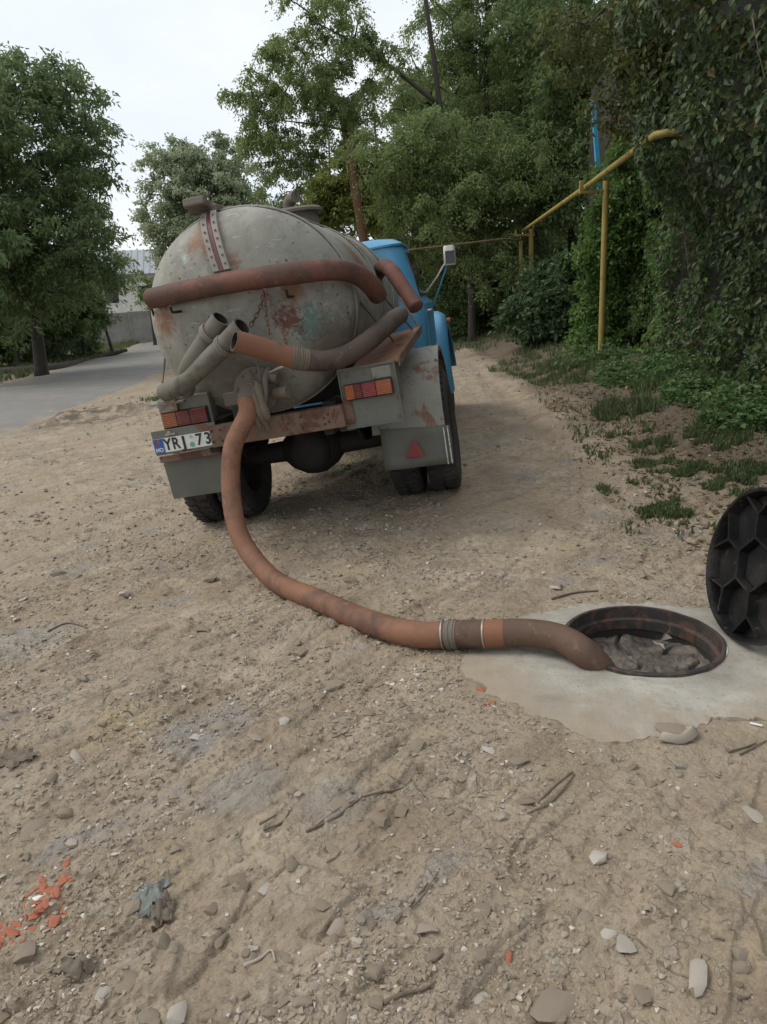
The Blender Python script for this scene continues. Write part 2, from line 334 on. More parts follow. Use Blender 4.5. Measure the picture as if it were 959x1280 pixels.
# truck
t = NT('tank_paint')
n1 = t.noise(2.2, 6, .6); n2 = t.noise(11, 6, .65); s = t.sep()
c = t.mix(t.ramp(n1, [(.3, 0), (.7, 1)]), (.185, .182, .152), (.335, .322, .272))
drip = t.noise(7, 5, .6, stretch=(1, 1, .12)); c = t.mix(t.ramp(drip, [(.52, 0), (.7, .5)]), c, (.19, .165, .13))
c = t.mix(t.ramp(n2, [(.50, 0), (.68, .55)]), c, (.14, .132, .112))
scr = t.noise(24, 4, .6, stretch=(1, .35, 1.4)); c = t.mix(t.ramp(scr, [(.62, 0), (.68, .45)]), c, (.42, .40, .35))
chip = t.noise(38, 3, .45); cz = t.noise(2.6, 3); chipf = t.math('MULTIPLY', t.ramp(chip, [(.655, 0), (.68, 1)]), t.ramp(cz, [(.42, 0), (.56, 1)])); c = t.mix(chipf, c, (.045, .036, .03))
# an old bare patch: rust red with remains of teal paint beside it, low on the right of the end
def blot(p, r0, r1, sc2, lo, hi):
    return t.ramp(t.math('ADD', t.math('MULTIPLY', t.near(p, r0, r1), .75), t.math('MULTIPLY', t.noise(sc2, 7, .7, dist=.5), .62)), [(lo, 0), (hi, 1)])
def blot2(p, r1, sc2, lo, hi):
    return t.ramp(t.math('MULTIPLY', t.near(p, .0, r1), t.noise(sc2, 8, .75, dist=.8)), [(lo, 0), (hi, 1)])
teal = blot2((-1.1, -.45, 1.42), .46, 26, .375, .40); c = t.mix(teal, c, (.10, .175, .155))
red = blot2((-1.14, -.31, 1.47), .30, 14, .30, .38); c = t.mix(red, c, t.mix(n2, (.075, .03, .022), (.17, .07, .045)))
grm = blot2((-.95, -.55, 1.25), .48, 7, .18, .38); c = t.mix(t.math('MULTIPLY', grm, .85), c, (.095, .07, .05))
shade_grm = blot2((-1.1, .1, 1.12), .6, 5, .18, .40); c = t.mix(t.math('MULTIPLY', shade_grm, .65), c, (.10, .09, .072))  # grime low on the tank end, also painting in the shade of its lower half
mint = blot2((-1.06, .30, 1.96), .14, 60, .40, .43); c = t.mix(mint, c, (.34, .44, .37))
for (p, r1) in (((-1.02, .145, 2.03), .19), ((-1.0, .52, 1.62), .16), ((-1.12, -.36, 1.64), .12), ((-1.08, -.02, 1.86), .10), ((-.1, -.60, 1.78), .35), ((.55, -.5, 1.95), .3)):
    rr = blot2(p, r1*1.5, 12, .24, .38); c = t.mix(rr, c, (.18, .095, .05))
t.bump(t.math('ADD', n2, chipf), .22, .012); M['tank'] = t.done(c, t.math('ADD', t.math('MULTIPLY', n2, .25), .42), spec=.4)
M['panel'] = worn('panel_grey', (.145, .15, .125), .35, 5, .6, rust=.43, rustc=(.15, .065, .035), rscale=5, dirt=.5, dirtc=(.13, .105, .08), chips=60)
M['flap'] = worn('flap_sheet', (.135, .138, .115), .45, 4, .65, dirt=.6, dirtc=(.085, .075, .06), bump=.12)
M['fender_paint'] = worn('fender_paint', (.23, .222, .185), .3, 5, .55, rust=.47, rustc=(.16, .075, .04), rscale=3.2, dirt=.3, chips=50)
M['strip_paint'] = worn('strip_paint', (.30, .275, .24), .25, 12, .7, rust=.40, rustc=(.16, .08, .05), rscale=18, dirt=.3)
M['rust_beam'] = worn('rust_beam', (.185, .115, .08), .35, 6, .8, rust=.5, rustc=(.10, .05, .03), rscale=5, dirt=.45, dirtc=(.21, .16, .12))
M['tray'] = worn('tray_rust', (.25, .12, .065), .35, 6, .75, rust=.45, rustc=(.16, .06, .03), rscale=4, dirt=.4)
M['dark_metal'] = worn('dark_metal', (.022, .02, .018), .4, 8, .75, dirt=.3, dirtc=(.06, .048, .038))
M['grimy_metal'] = worn('grimy_metal', (.15, .125, .10), .45, 9, .75, rust=.42, rustc=(.10, .055, .035), rscale=7, dirt=.5, dirtc=(.2, .165, .13))
M['blue'] = worn('cab_blue', (.085, .30, .50), .1, 3, .38, dirt=.12, dirtc=(.13, .24, .32), bump=.04)
M['rubber'] = worn('tyre_rubber', (.028, .026, .025), .3, 9, .85, dirt=.55, dirtc=(.13, .105, .08))
M['hose'] = None
def hosemat(name, c0, c1, dark, amt):
    t = NT(name); n = t.noise(2.0, 5, .6); n2 = t.noise(16, 7, .72); c = t.mix(n, c0, c1); c = t.mix(t.ramp(t.noise(3.1, 6, .7, dist=.6), [(1-amt, 0), (1-amt+.12, .85)]), c, dark)
    c = t.mix(t.ramp(t.noise(7, 6, .7), [(.5, 0), (.68, .45)]), c, tuple(x*.6 for x in c0))
    c = t.mix(t.ramp(n2, [(.57, 0), (.74, .4)]), c, (.27, .215, .16)); c = t.mix(t.ramp(t.noise(34, 4, .6), [(.68, 0), (.73, .4)]), c, (.38, .32, .26))
    c = t.mix(t.ramp(t.noise(11, 3, .5, stretch=(1, .15, .3)), [(.66, 0), (.70, .5)]), c, (.07, .05, .04))
    t.bump(t.math('ADD', n2, t.math('MULTIPLY', t.noise(90, 3), .5)), .4, .008)
    return t.done(c, t.math('ADD', t.math('MULTIPLY', n2, .3), .55), spec=.3)
M['hose_brown'] = hosemat('hose_brown', (.178, .084, .050), (.26, .128, .077), (.11, .064, .046), .47)
M['hose_red'] = hosemat('hose_red', (.13, .057, .042), (.195, .088, .062), (.085, .05, .04), .55)
M['hose_dark'] = hosemat('hose_dark', (.075, .055, .043), (.12, .085, .065), (.045, .036, .03), .5)
M['hose_wet'] = hosemat('hose_wet', (.085, .055, .04), (.15, .085, .055), (.045, .033, .027), .5)
M['hose_end'] = hosemat('hose_end', (.19, .085, .048), (.25, .115, .065), (.17, .08, .05), .42)
M['hose_grey'] = hosemat('hose_grey', (.125, .118, .095), (.185, .172, .14), (.08, .075, .062), .45)
M['inside'] = worn('hose_inside', (.02, .017, .014), .3, 9, .8)
M['wire'] = worn('wire', (.3, .27, .22), .3, 20, .55, dirt=.5)
M['clamp'] = worn('clamp_steel', (.42, .37, .30), .25, 30, .4, metal=.6, dirt=.4)
def plain(name, c, rough=.5, metal=0, var=.12, dirt=.2): return worn(name, c, var, 14, rough, metal=metal, dirt=dirt, bump=.03)
M['amber'] = plain('lens_amber', (.33, .085, .02), .3, dirt=.5); M['red_lens'] = plain('lens_red', (.13, .016, .014), .3, dirt=.5); M['red_bright'] = plain('lens_red_bright', (.24, .028, .03), .3, dirt=.5)
def lens(name, c_):
    t = NT(name); w = t.n('ShaderNodeTexWave'); w.wave_type = 'BANDS'; w.bands_direction = 'Z'; w.inputs['Scale'].default_value = 28; t.l(t.o, w.inputs['Vector']); d = t.noise(20, 5, .65)
    c = t.mix(t.ramp(d, [(.42, 0), (.7, .6)]), t.mix(t.noise(9, 3), tuple(x*.6 for x in c_), c_), (.11, .075, .055)); t.bump(w.outputs['Fac'], .5, .006); return t.done(c, .28)
M['amber'] = lens('lens_amber', (.40, .10, .022)); M['red_lens'] = lens('lens_red', (.16, .017, .015)); M['red_bright'] = lens('lens_red_bright', (.30, .03, .034))
M['plate_white'] = plain('plate_white', (.66, .67, .63), .4, dirt=.35); M['plate_blue'] = plain('plate_blue', (.03, .11, .36), .4); M['ink'] = plain('ink_black', (.012, .012, .013), .5)
M['seal_green'] = plain('seal_green', (.12, .36, .27), .5); M['seal_grey'] = plain('seal_grey', (.4, .4, .42), .5)
M['triangle'] = plain('reflector_red', (.22, .035, .035), .4, dirt=.5); M['white_paint'] = worn('white_paint', (.6, .59, .55), .2, 20, .7, rust=.5, rustc=(.25, .24, .2), rscale=20)
M['glass'] = plain('dark_glass', (.015, .02, .022), .08); M['chrome'] = plain('mirror_back', (.62, .60, .55), .35, .2)
M['rag'] = worn('rag', (.17, .14, .105), .35, 18, .95, dirt=.5)
M['rag_pale'] = worn('rag_pale', (.40, .37, .32), .3, 20, .9, dirt=.5)
M['sight_red'] = plain('sight_red', (.15, .045, .04), .5, dirt=.5)
M['black_rubber'] = plain('black_rubber', (.018, .018, .018), .6)

# ================================================================== GROUND
MAN = np.array([1.075, 2.88]); MAN_R = .325
SLAB = np.array([[.30, 2.78], [.40, 2.98], [.56, 3.14], [.72, 3.25], [.9, 3.31], [1.12, 3.31], [1.31, 3.26], [1.52, 3.16], [1.75, 3.0], [1.85, 2.75], [1.80, 2.45], [1.55, 2.30], [1.29, 2.245], [1.13, 2.27], [.98, 2.235], [.83, 2.20], [.74, 2.155], [.64, 2.21], [.56, 2.32], [.44, 2.46], [.32, 2.60]])
def base_h(x, y):
    s = .06 + .07*sst(2.5, 5.5, y)
    d = np.logaddexp(0, (.6-x)*5)/5
    z = -.85*np.tanh(s*d/.85)
    z = z + .22*sst(1.6, 4.5, x)
    return z
ROADC = np.array([[-10.2, -20], [-10.0, 5], [-9.8, 18], [-10.2, 28], [-10.9, 40], [-13.5, 55], [-20, 72], [-34, 95]]); ROADW = 2.9
def road_x(y): return np.interp(y, ROADC[:, 1], ROADC[:, 0])
_sa = np.arctan2(SLAB[:, 1]-MAN[1], SLAB[:, 0]-MAN[0]); _sr = np.hypot(SLAB[:, 1]-MAN[1], SLAB[:, 0]-MAN[0]); _o = np.argsort(_sa); _sa = _sa[_o]; _sr = _sr[_o]
def slab_r(a): return np.interp(a, np.concatenate([_sa-2*np.pi, _sa, _sa+2*np.pi]), np.tile(_sr, 3))
def ground_h(x, y, detail=True):
    x = np.asarray(x, float); y = np.asarray(y, float); z = base_h(x, y); r = np.hypot(x, y)
    road = np.abs(x-road_x(y)) < ROADW+.15
    k = np.where(road, 0, 1)*1.0
    n = .030*pn(x*.9+3, y*.9) + .016*pn(x*2.3, y*2.3+7)
    # tyre ruts up the lane beside the lorry
    for x0 in (1.75, 2.35): n = n - .05*np.exp(-((x-x0-.03*(y-6))/.16)**2)*sst(3.8, 5.5, y)*(.6+.8*pn(x*.5+9, y*.6))
    if detail:
        lo = 1-sst(15, 40, r)
        lum = pn(x*6.1+1, y*6.1)
        rough = .45 + .75*np.clip(pn(x*.7+40, y*.7)+.35, 0, 1)
        u_, v_ = (x+y)*.72, (y-x)*.70
        st = pn(u_*3.2+2, v_*11+1); st2 = pn(u_*7+12, v_*24)
        n = n + lo*rough*(.007*lum + .008*np.maximum(0, pn(x*9.3, y*9.3+5))**1.1 + .006*np.abs(pn(x*15+8, y*12)) + .006*pn(x*31, y*31) + .006*np.maximum(0, pn(x*55, y*55)) + .006*sst(.02, .12, st) - .008*sst(.14, .26, st2))
        # flattish bedded plates of limestone peeping through, with a stepped edge
        pl = pn(x*1.5+11, y*2.4+2); n = n + lo*.014*sst(.16, .20, pl) + lo*.012*sst(.18, .21, pn(u_*2.6+31, v_*5.2)) - lo*.014*sst(.0, .05, -pn(u_*2.1, v_*8+3)-.24)
    z = z + n*k
    # slab: the earth dips under it
    a = np.arctan2(y-MAN[1], x-MAN[0]); d = np.hypot(x-MAN[0], y-MAN[1])-slab_r(a)
    w = sst(.0, -.07, d); near = sst(.5, .05, d)
    z = z*(1-.75*near) + near*.0; z = z*(1-w) + w*(-.03)
    # ridge of spoil beside the road
    t_ = np.clip((x+6.9)/2.0, 0, 1); cyr = 15.0+.6*t_; n2 = pn(x*3, y*3)
    z = z + .22*np.exp(-((y-cyr)/.28)**2)*sst(-7.2, -6.3, x)*sst(-4.3, -5.2, x)*(1+.6*n2)
    # bank under the creeper
    z = z + .10*sst(2.7, 3.6, x)*sst(3, 6, y)*(1+pn(x*2, y*2))
    return z
nth, nr = 540, 600
th = np.concatenate([np.linspace(-R_(44), R_(44), nth), np.linspace(R_(47), R_(313), 60)])
dep = np.concatenate([np.linspace(R_(56), R_(1.1), nr), [R_(.8), R_(.55), R_(.35), R_(.2)]])
rr = np.concatenate([[.45], CAM_H/np.tan(dep)]); rr = rr[np.concatenate([[True], np.diff(rr) > 0])]
TH, RR = np.meshgrid(th, rr); X = RR*np.sin(TH); Y = RR*np.cos(TH); Z = ground_h(X, Y)
A, B = X.shape; idx = np.arange(A*B).reshape(A, B)
nx_ = np.roll(np.arange(B), -1)
Q = np.stack([idx[:-1, :], idx[:-1][:, nx_], idx[1:][:, nx_], idx[1:, :]], -1).reshape(-1, 4)
V = np.stack([X, Y, Z], -1).reshape(-1, 3)
cen = V[Q].mean(1); hole = np.hypot(cen[:, 0]-MAN[0], cen[:, 1]-MAN[1]) < MAN_R+.05
Q = Q[~hole]
# close the middle under the camera
V = np.concatenate([V, [[0, 0, float(ground_h(np.array([0.]), np.array([0.]))[0])]]])
cv = len(V)-1; fan = np.stack([np.full(B, cv), idx[0], idx[0][nx_], idx[0][nx_]], -1)
Q = np.concatenate([Q, fan[:, [0, 1, 2, 2]]]) if False else Q
Q = Q[:, ::-1]
g = npmesh('ground', V, Q, M['ground'], smooth=True); tag(g, kind='structure')
g.data.validate()

# road
ys = np.arange(-20, 96, .8); rv = []; rq = []
for i, y in enumerate(ys):
    xc = float(road_x(y)); e = .5*pn(np.array([y*.4]), np.array([3.3]))[0]; e2 = .7*pn(np.array([y*.7]), np.array([8.3]))[0]
    for k, u in enumerate(np.linspace(-1, 1, 9)):
        x = xc + u*(ROADW) + (e if k == 0 else e2 if k == 8 else 0)
        rv.append((x, y, float(base_h(np.array(x), np.array(y)))+.012 + .05*(1-u*u) - (.03 if k in (0, 8) else 0)))
for i in range(len(ys)-1):
    for k in range(8): rq.append((i*9+k, i*9+k+1, (i+1)*9+k+1, (i+1)*9+k))
tag(npmesh('road', rv, rq, M['asphalt'], smooth=True), kind='structure')

# concrete apron round the manhole
na, nk = 420, 30; sv = []; sq = []
an = np.linspace(-np.pi, np.pi, na, endpoint=False)
for i, a in enumerate(an):
    ro = slab_r(a) + sum(q*pn(np.array([3*w*math.cos(a)+9]), np.array([3*w*math.sin(a)+4]))[0] for q, w in ((.07, 1), (.045, 2.6), (.028, 6), (.016, 14)))
    for k in range(nk+2):
        u = min(k/nk, 1); r = (MAN_R+.008)*(1-u)+ro*u; x = MAN[0]+r*math.cos(a); y = MAN[1]+r*math.sin(a)
        z = .017 + .009*pn(np.array([x*3]), np.array([y*3]))[0] + .004*pn(np.array([x*14]), np.array([y*14]))[0] - .014*max(0, u-.55)/.45 + .010*max(0, u-.6)*pn(np.array([x*24]), np.array([y*24]))[0]
        if k == nk+1: z = -.06; x += .01*math.cos(a); y += .01*math.sin(a)
        sv.append((x, y, z))
K = nk+2
for i in range(na):
    j = (i+1) % na
    for k in range(K-1): sq.append((i*K+k, i*K+k+1, j*K+k+1, j*K+k))
slab = npmesh('concrete_pavement', sv, sq, M['apron'], smooth=True); tag(slab, kind='structure')
slab.data.set_sharp_from_angle(angle=R_(50))

# ================================================================== MANHOLE
mh = thing('manhole', 'open round manhole with rusty iron ring in the pale concrete apron', 'manhole', (MAN[0], MAN[1], 0))
b = MB().lathe([(MAN_R+.006, -.05), (MAN_R+.006, .026), (MAN_R, .030), (MAN_R-.012, .029), (MAN_R-.016, -.02), (MAN_R-.034, -.026), (MAN_R-.036, -.07)], (0, 0, 0), 'z', 72, closed=True)
for i, v in enumerate(b.v):
    if v[2] > .02: b.v[i] = (v[0], v[1], v[2]+.005*mnoise.noise(Vector(v)*9))
b.build('ring', M['cast_iron'], mh, 35)
MB().lathe([(MAN_R-.03, -.05), (MAN_R-.02, -.30), (MAN_R+.02, -.36)], (0, 0, 0), 'z', 48).build('shaft', M['shaft'], mh, 60)
for a in (): MB().box(((MAN_R-.05)*math.cos(a), (MAN_R-.05)*math.sin(a), -.02), (.05, .045, .06), Matrix.Rotation(a, 3, 'Z')).build('lug', M['cast_iron'], mh, bevel=.006)
# sludge crust filling the shaft
n = 120; sv = []; sq = []
gx = np.linspace(-.32, .32, n); GX, GY = np.meshgrid(gx, gx); RR2 = np.hypot(GX, GY)
GZ = -.11 + .034*pn(GX*4+1, GY*4) + .012*pn(GX*13, GY*13) - .014*np.abs(pn(GX*9+4, GY*17)) + .008*pn(GX*36, GY*36) + .007*np.abs(pn(GX*62, GY*62)) + .012*np.maximum(0, pn(GX*30+3, GY*16)) + .03*sst(.15, .3, GX*.7-GY*.3)
crk = np.abs(pn(GX*4+20, GY*7+3)); GZ = GZ - .035*np.exp(-(crk/.03)**2)
idx = np.arange(n*n).reshape(n, n); Q = np.stack([idx[:-1, :-1], idx[:-1, 1:], idx[1:, 1:], idx[1:, :-1]], -1).reshape(-1, 4)
V = np.stack([GX, GY, GZ], -1).reshape(-1, 3); cc = V[Q].mean(1); Q = Q[np.hypot(cc[:, 0], cc[:, 1]) < .305]
so = npmesh('sludge', V, Q, M['sludge'], smooth=True); so.location = (MAN[0], MAN[1], 0); tag(so, 'dark grey crusted sludge filling the open manhole shaft', 'sludge')
# pale plastic scrap snagged on the crust
b = MB(); p0 = Vector((MAN[0]+.12, MAN[1]+.10, -.075)); rnd = random.Random(4)
for k in range(9):
    a = rnd.uniform(0, 6.28); q = p0 + Vector((math.cos(a)*.035, math.sin(a)*.03, rnd.uniform(.01, .09))); q2 = q+Vector((rnd.uniform(-.03, .03), rnd.uniform(-.03, .03), rnd.uniform(-.03, .03))); q3 = p0+Vector((rnd.uniform(-.02, .02), rnd.uniform(-.02, .02), rnd.uniform(-.02, .03)))
    b.add([q, q2, q3], [(0, 1, 2)])
tag(b.build('plastic_scrap', M['rag_pale']), 'crumpled greyish plastic scrap caught on the sludge in the manhole', 'scrap')

# lid standing on its edge, ribbed underside towards the hole
LR = .325; la = R_(86); lean = R_(13)
nrm = Vector((-math.sin(la)*math.cos(lean), -math.cos(la)*math.cos(lean), math.sin(lean))); nrm.normalize()
side = Vector((-math.cos(la), math.sin(la), 0)); side.normalize(); upv = nrm.cross(side); upv = -upv if upv.z < 0 else upv
lx = onz(914, 796, .026); base = V3(lx)
LM = Matrix.Identity(4); cen = base + upv*LR + nrm*.0
for i in range(3): LM[i][0] = side[i]; LM[i][1] = upv[i]; LM[i][2] = nrm[i]; LM[i][3] = cen[i]
lid = thing('manhole_cover', 'black plastic manhole cover standing on edge, its ribbed underside showing', 'manhole cover'); lid.matrix_world = LM
MB().lathe([(0, -.045), (LR-.01, -.045), (LR, -.035), (LR, .012), (LR-.006, .018), (LR-.018, .018), (LR-.024, .0), (LR-.03, -.034), (0, -.036)], (0, 0, 0), 'z', 64).build('plate', M['lid'], lid, 40)
def rib(p, q, h0=-.038, h1=.012, w=.009):
    p = Vector((*p, 0)); q = Vector((*q, 0)); d = q-p; a = math.atan2(d.y, d.x); c = (p+q)/2
    bb = MB(); Lh = d.length/2
    for sx_ in (-Lh, Lh):
        for (yy, zz) in ((-w, h0), (w, h0), (w*.55, h1), (-w*.55, h1)): bb.v.append((sx_, yy, zz))
    bb.f = [(0, 1, 2, 3), (7, 6, 5, 4), (0, 4, 5, 1), (1, 5, 6, 2), (2, 6, 7, 3), (3, 7, 4, 0)]
    rt = Matrix.Rotation(a, 3, 'Z'); bb.v = [tuple(rt @ Vector(v) + c) for v in bb.v]; return bb.build('rib', M['lid'], lid)
H6 = [(.115*math.cos(R_(12+60*k)), .115*math.sin(R_(12+60*k))) for k in range(6)]
for k in range(6):
    p = H6[k]; q = H6[(k+1) % 6]; rib(p, q)
    o_ = (p[0]*1.85, p[1]*1.85); rib(p, o_)
    for s_ in (-1, 1):
        a = R_(12+60*k+s_*17); rib(o_, ((LR-.022)*math.cos(a), (LR-.022)*math.sin(a)), h1=.010)
MB().prism([(.103*math.cos(R_(12+60*k)), .103*math.sin(R_(12+60*k)), -.035) for k in range(6)], (0, 0, 1), .012).build('hub_plate', M['lid'], lid, bevel=.004)
# stake the lid leans on
sb = base - nrm*.0
tp_ = cen + upv*(LR*.80) - nrm*.05
sp = Vector((tp_.x - nrm.x*.035, tp_.y - nrm.y*.035, 0)); gz0 = -.05
b = MB(); b.tube([(sp.x, sp.y, gz0), (sp.x, sp.y, tp_.z+.14)], .03, 12, r2=.028)
stake = b.build('iron_stake', M['cast_iron'], None, 40); tag(stake, 'short rusty iron stake behind the black manhole cover', 'stake')

# ================================================================== TRUCK
TY, TR = R_(8.35), R_(7.37)
fw = Vector((math.sin(TY), math.cos(TY), 0)); lf0 = Vector((-math.cos(TY), math.sin(TY), 0)); up0 = fw.cross(lf0)
lf = lf0*math.cos(TR) - up0*math.sin(TR); up = up0*math.cos(TR) + lf0*math.sin(TR)
TT = Vector((-.472, 5.885, -.135))
TM = Matrix.Identity(4)
for i in range(3): TM[i][0] = fw[i]; TM[i][1] = lf[i]; TM[i][2] = up[i]; TM[i][3] = TT[i]
TMI = TM.inverted()
def tp(px, py, x):      # photo pixel to a point of the lorry's cross plane at x
    d = TMI.to_3x3() @ V3(ray(px, py)); o = TMI @ V3(CC); k = (x-o.x)/d.x; return o + d*k
truck = thing('tanker_truck', 'old sewage tanker lorry with dented grey tank and light blue cab', 'truck'); truck.matrix_world = TM
def P(b, name, mat, sm=None, bev=0, parent=truck): return b.build(name, M[mat], parent, sm, bev)
TZ, TRY, TRZ = 1.56, .69, .652; X0, X1, DD = -.85, 1.58, .29
# tank shell with dished ends
prof = []
for k in range(15): a = math.pi/2*k/14; prof.append((math.sin(a), X0-DD*math.cos(a)))
for x in np.linspace(X0, X1, 14)[1:]: prof.append((1., float(x)))
for k in range(1, 13): a = math.pi/2*(1-k/12); prof.append((math.sin(a), X1+.2*math.cos(a)))
b = MB().lathe([(max(r, 1e-4), x) for r, x in prof], (0, 0, 0), 'x', 72)
vv = []
for v in b.v:
    p = Vector((v[0], v[1]*TRY, v[2]*TRZ+TZ)); n_ = Vector((0, v[1], v[2]))
    d_ = .012*mnoise.noise(p*2.2) + .006*mnoise.noise(p*5)
    d_ -= .03*math.exp(-((p-Vector((-1.05, -.35, 1.45))).length/.16)**2)      # dent
    vv.append(p + (n_.normalized()*d_ if n_.length > .3 else Vector((-d_, 0, 0))))
b.v = [tuple(v) for v in vv]
tank = P(b, 'tank', 'tank', 180)
def ell(x, n=72, k=1.0): return [(x, TRY*k*math.cos(2*math.pi*i/n), TZ+TRZ*k*math.sin(2*math.pi*i/n)) for i in range(n+1)]
for x in (X0+.01, X0+.045, .35, 1.2): P(MB().tube(ell(x, k=1.008), .008, 6, caps=False), 'weld_seam', 'tank', 180, parent=tank)
P(MB().tube([(X0+.05, TRY*1.005*math.cos(R_(70)), TZ), ] and [(x, -TRY*1.006*math.cos(R_(58)), TZ+TRZ*1.006*math.sin(R_(58))) for x in np.linspace(X0+.05, X1, 20)], .006, 6), 'weld_seam', 'tank', 180, parent=tank)
def dish(y, z):      # x of the dished rear end at y, z
    r2 = min(1, (y/TRY)**2+((z-TZ)/TRZ)**2); return X0-DD*math.sqrt(1-r2)
# sight glass strip on the end
def strip(y0, y1, w, off, nn=14, z0=2.188, z1=1.83):
    b = MB(); c = []
    for i in range(nn+1):
        u = i/nn; y = y0+(y1-y0)*u; z = z0+(z1-z0)*u; x = dish(y, z); c.append((Vector((x, y, z))))
    for i in range(nn+1):
        t_ = (c[min(i+1, nn)]-c[max(i-1, 0)]).normalized(); sd_ = Vector((0, 1, 0)); nn_ = t_.cross(sd_).normalized(); nn_ = -nn_ if nn_.x > 0 else nn_
        for (s1, s2) in ((-w, -.02), (-w, off), (w, off), (w, -.02)): b.v.append(tuple(c[i]+sd_*s1+nn_*s2))
    for i in range(nn):
        for k in range(4): b.f.append((i*4+k, i*4+(k+1) % 4, (i+1)*4+(k+1) % 4, (i+1)*4+k))
    b.f += [(3, 2, 1, 0), tuple(nn*4+k for k in range(4))]
    return b, c
sg, _c = strip(.115, .045, .058, .012); sgo = P(sg, 'sight_glass', 'strip_paint', 30)
for dy in (-.036, .036):
    bb, cc_ = strip(.115+dy, .045+dy, .019, .028); P(bb, 'clamp_bar', 'strip_paint', 30, parent=sgo)
    bolts = MB()
    for p in cc_[1:-1:2]: bolts.box(p+Vector((-.024, 0, .018)), (.014, .010, .010))
    P(bolts, 'bolts', 'grimy_metal', parent=sgo)
bb, _ = strip(.115, .045, .010, .018); P(bb, 'gauge_tube', 'sight_red', 30, parent=sgo)
# bracket and lamp stub on the crown
b = MB().box((-.80, .13, 2.232), (.20, .13, .05)).box((-.93, .17, 2.255), (.17, .14, .055), Matrix.Rotation(R_(14), 3, 'Y')).box((-.72, .05, 2.222), (.14, .10, .04))
P(b, 'crown_bracket', 'grimy_metal', bev=.012)
# hatch
hx = .55
b = MB().lathe([(.0, .10), (.24, .10), (.26, .085), (.26, .065), (.22, .06), (.22, -.12)], (hx, -.06, 2.215), 'z', 36); P(b, 'hatch', 'grimy_metal', 40)
h_ = MB().tube([(hx-.02, -.06, 2.29), (hx-.02, -.06, 2.36), (hx-.05, -.10, 2.40), (hx-.10, -.15, 2.40)], .045, 12, smooth_n=4); P(h_, 'vent_pipe', 'grimy_metal', 60)
# chassis
for s in (-1, 1): P(MB().box((1.6, s*.40, .80), (5.3, .07, .17)), 'frame_rail', 'dark_metal', bev=.01)
for x in (-.6, .9, 2.2): P(MB().box((x, 0, .80), (.08, .73, .14)), 'cross_member', 'dark_metal', bev=.01)
for s in (-1, 1): P(MB().box((.45, s*.40, .895), (2.7, .10, .045)), 'tank_sill', 'dark_metal', bev=.008)
for x in (-.55, .4, 1.3):
    pts = [(x, .50, .92), (x, -.50, .92), (x, -.60, 1.22)]; arc = [(x, TRY*math.cos(a)*1.0, TZ+TRZ*math.sin(a)) for a in np.linspace(R_(-35), R_(-145), 14)]
    P(MB().prism([(x-.03, p[1], p[2]+.01) for p in arc]+[(x-.03, -.5, .90), (x-.03, .5, .90)], (1, 0, 0), .06), 'saddle', 'dark_metal')
ax = P(MB().lathe([(.06, -.78), (.075, -.6), (.085, -.24), (.15, -.18), (.205, -.08), (.215, 0), (.205, .08), (.15, .18), (.085, .24), (.075, .6), (.06, .78)], (0, 0, .48), 'y', 28), 'rear_axle', 'dark_metal', 40)
P(MB().lathe([(.0, -.13), (.12, -.125), (.175, -.06), (.18, 0)], (-.09, 0, .48), 'x', 24), 'differential_cover', 'dark_metal', 60, parent=ax)
P(MB().tube([(0.1, 0, .49), (2.6, 0, .70)], .04, 10), 'drive_shaft', 'dark_metal', 60)
for s in (-1, 1):
    for k in range(4): P(MB().tube([(-.62+k*.09, s*.47, .70-.012*k), (-.3, s*.47, .60-.02*k), (0, s*.47, .565-.022*k), (.3, s*.47, .60-.02*k), (.62-k*.09, s*.47, .70-.012*k)], .016, 6, smooth_n=3), 'spring_leaf', 'dark_metal')
# wheels
def tyre_mesh(R=.468, W=.115):
    b = MB().lathe([(.27, -W*.78), (.33, -W*.98), (.39, -W*1.0), (.435, -W*.93), (R-.018, -W*.80), (R-.012, -W*.4), (R-.010, 0), (R-.012, W*.4), (R-.018, W*.80), (.435, W*.93), (.39, W), (.33, W*.98), (.27, W*.78), (.262, 0)], (0, 0, 0), 'y', 56, closed=True)
    for k in range(38):
        a = 2*math.pi*k/38
        for s in (-1, 1):
            c = Matrix.Rotation(-a - (math.pi/38 if s > 0 else 0), 3, 'Y') @ Vector((R-.012, s*W*.48, 0))
            b.box(c, (.026, W*.66, .046), Matrix.Rotation(-a - (math.pi/38 if s > 0 else 0), 3, 'Y') @ Matrix.Rotation(s*R_(16), 3, 'X'))
    return b
def rim_mesh():
    b = MB().lathe([(.272, -.09), (.28, -.075), (.262, -.06), (.258, .06), (.28, .075), (.272, .09), (.25, .07), (.235, .02), (.10, .05), (.09, .075), (.0, .085)], (0, 0, 0), 'y', 32)
    return b
ty_me = None; rim_me = None
for (x, y) in ((0, .90), (0, .625), (0, -.74), (0, -1.02), (3.7, .82), (3.7, -.82)):
    w = bpy.data.objects.new('wheel', None); COL.objects.link(w); w.parent = truck; w.location = (x, y, .462); w.rotation_euler = (0, random.uniform(0, 3), math.pi if y < 0 else 0)
    if ty_me is None:
        a_ = tyre_mesh().build('tyre', M['rubber'], w, 40); ty_me = a_.data; c_ = rim_mesh().build('rim', M['dark_metal'], w, 40); rim_me = c_.data
    else:
        for nm, me in (('tyre', ty_me), ('rim', rim_me)):
            o = bpy.data.objects.new(nm, me); COL.objects.link(o); o.parent = w
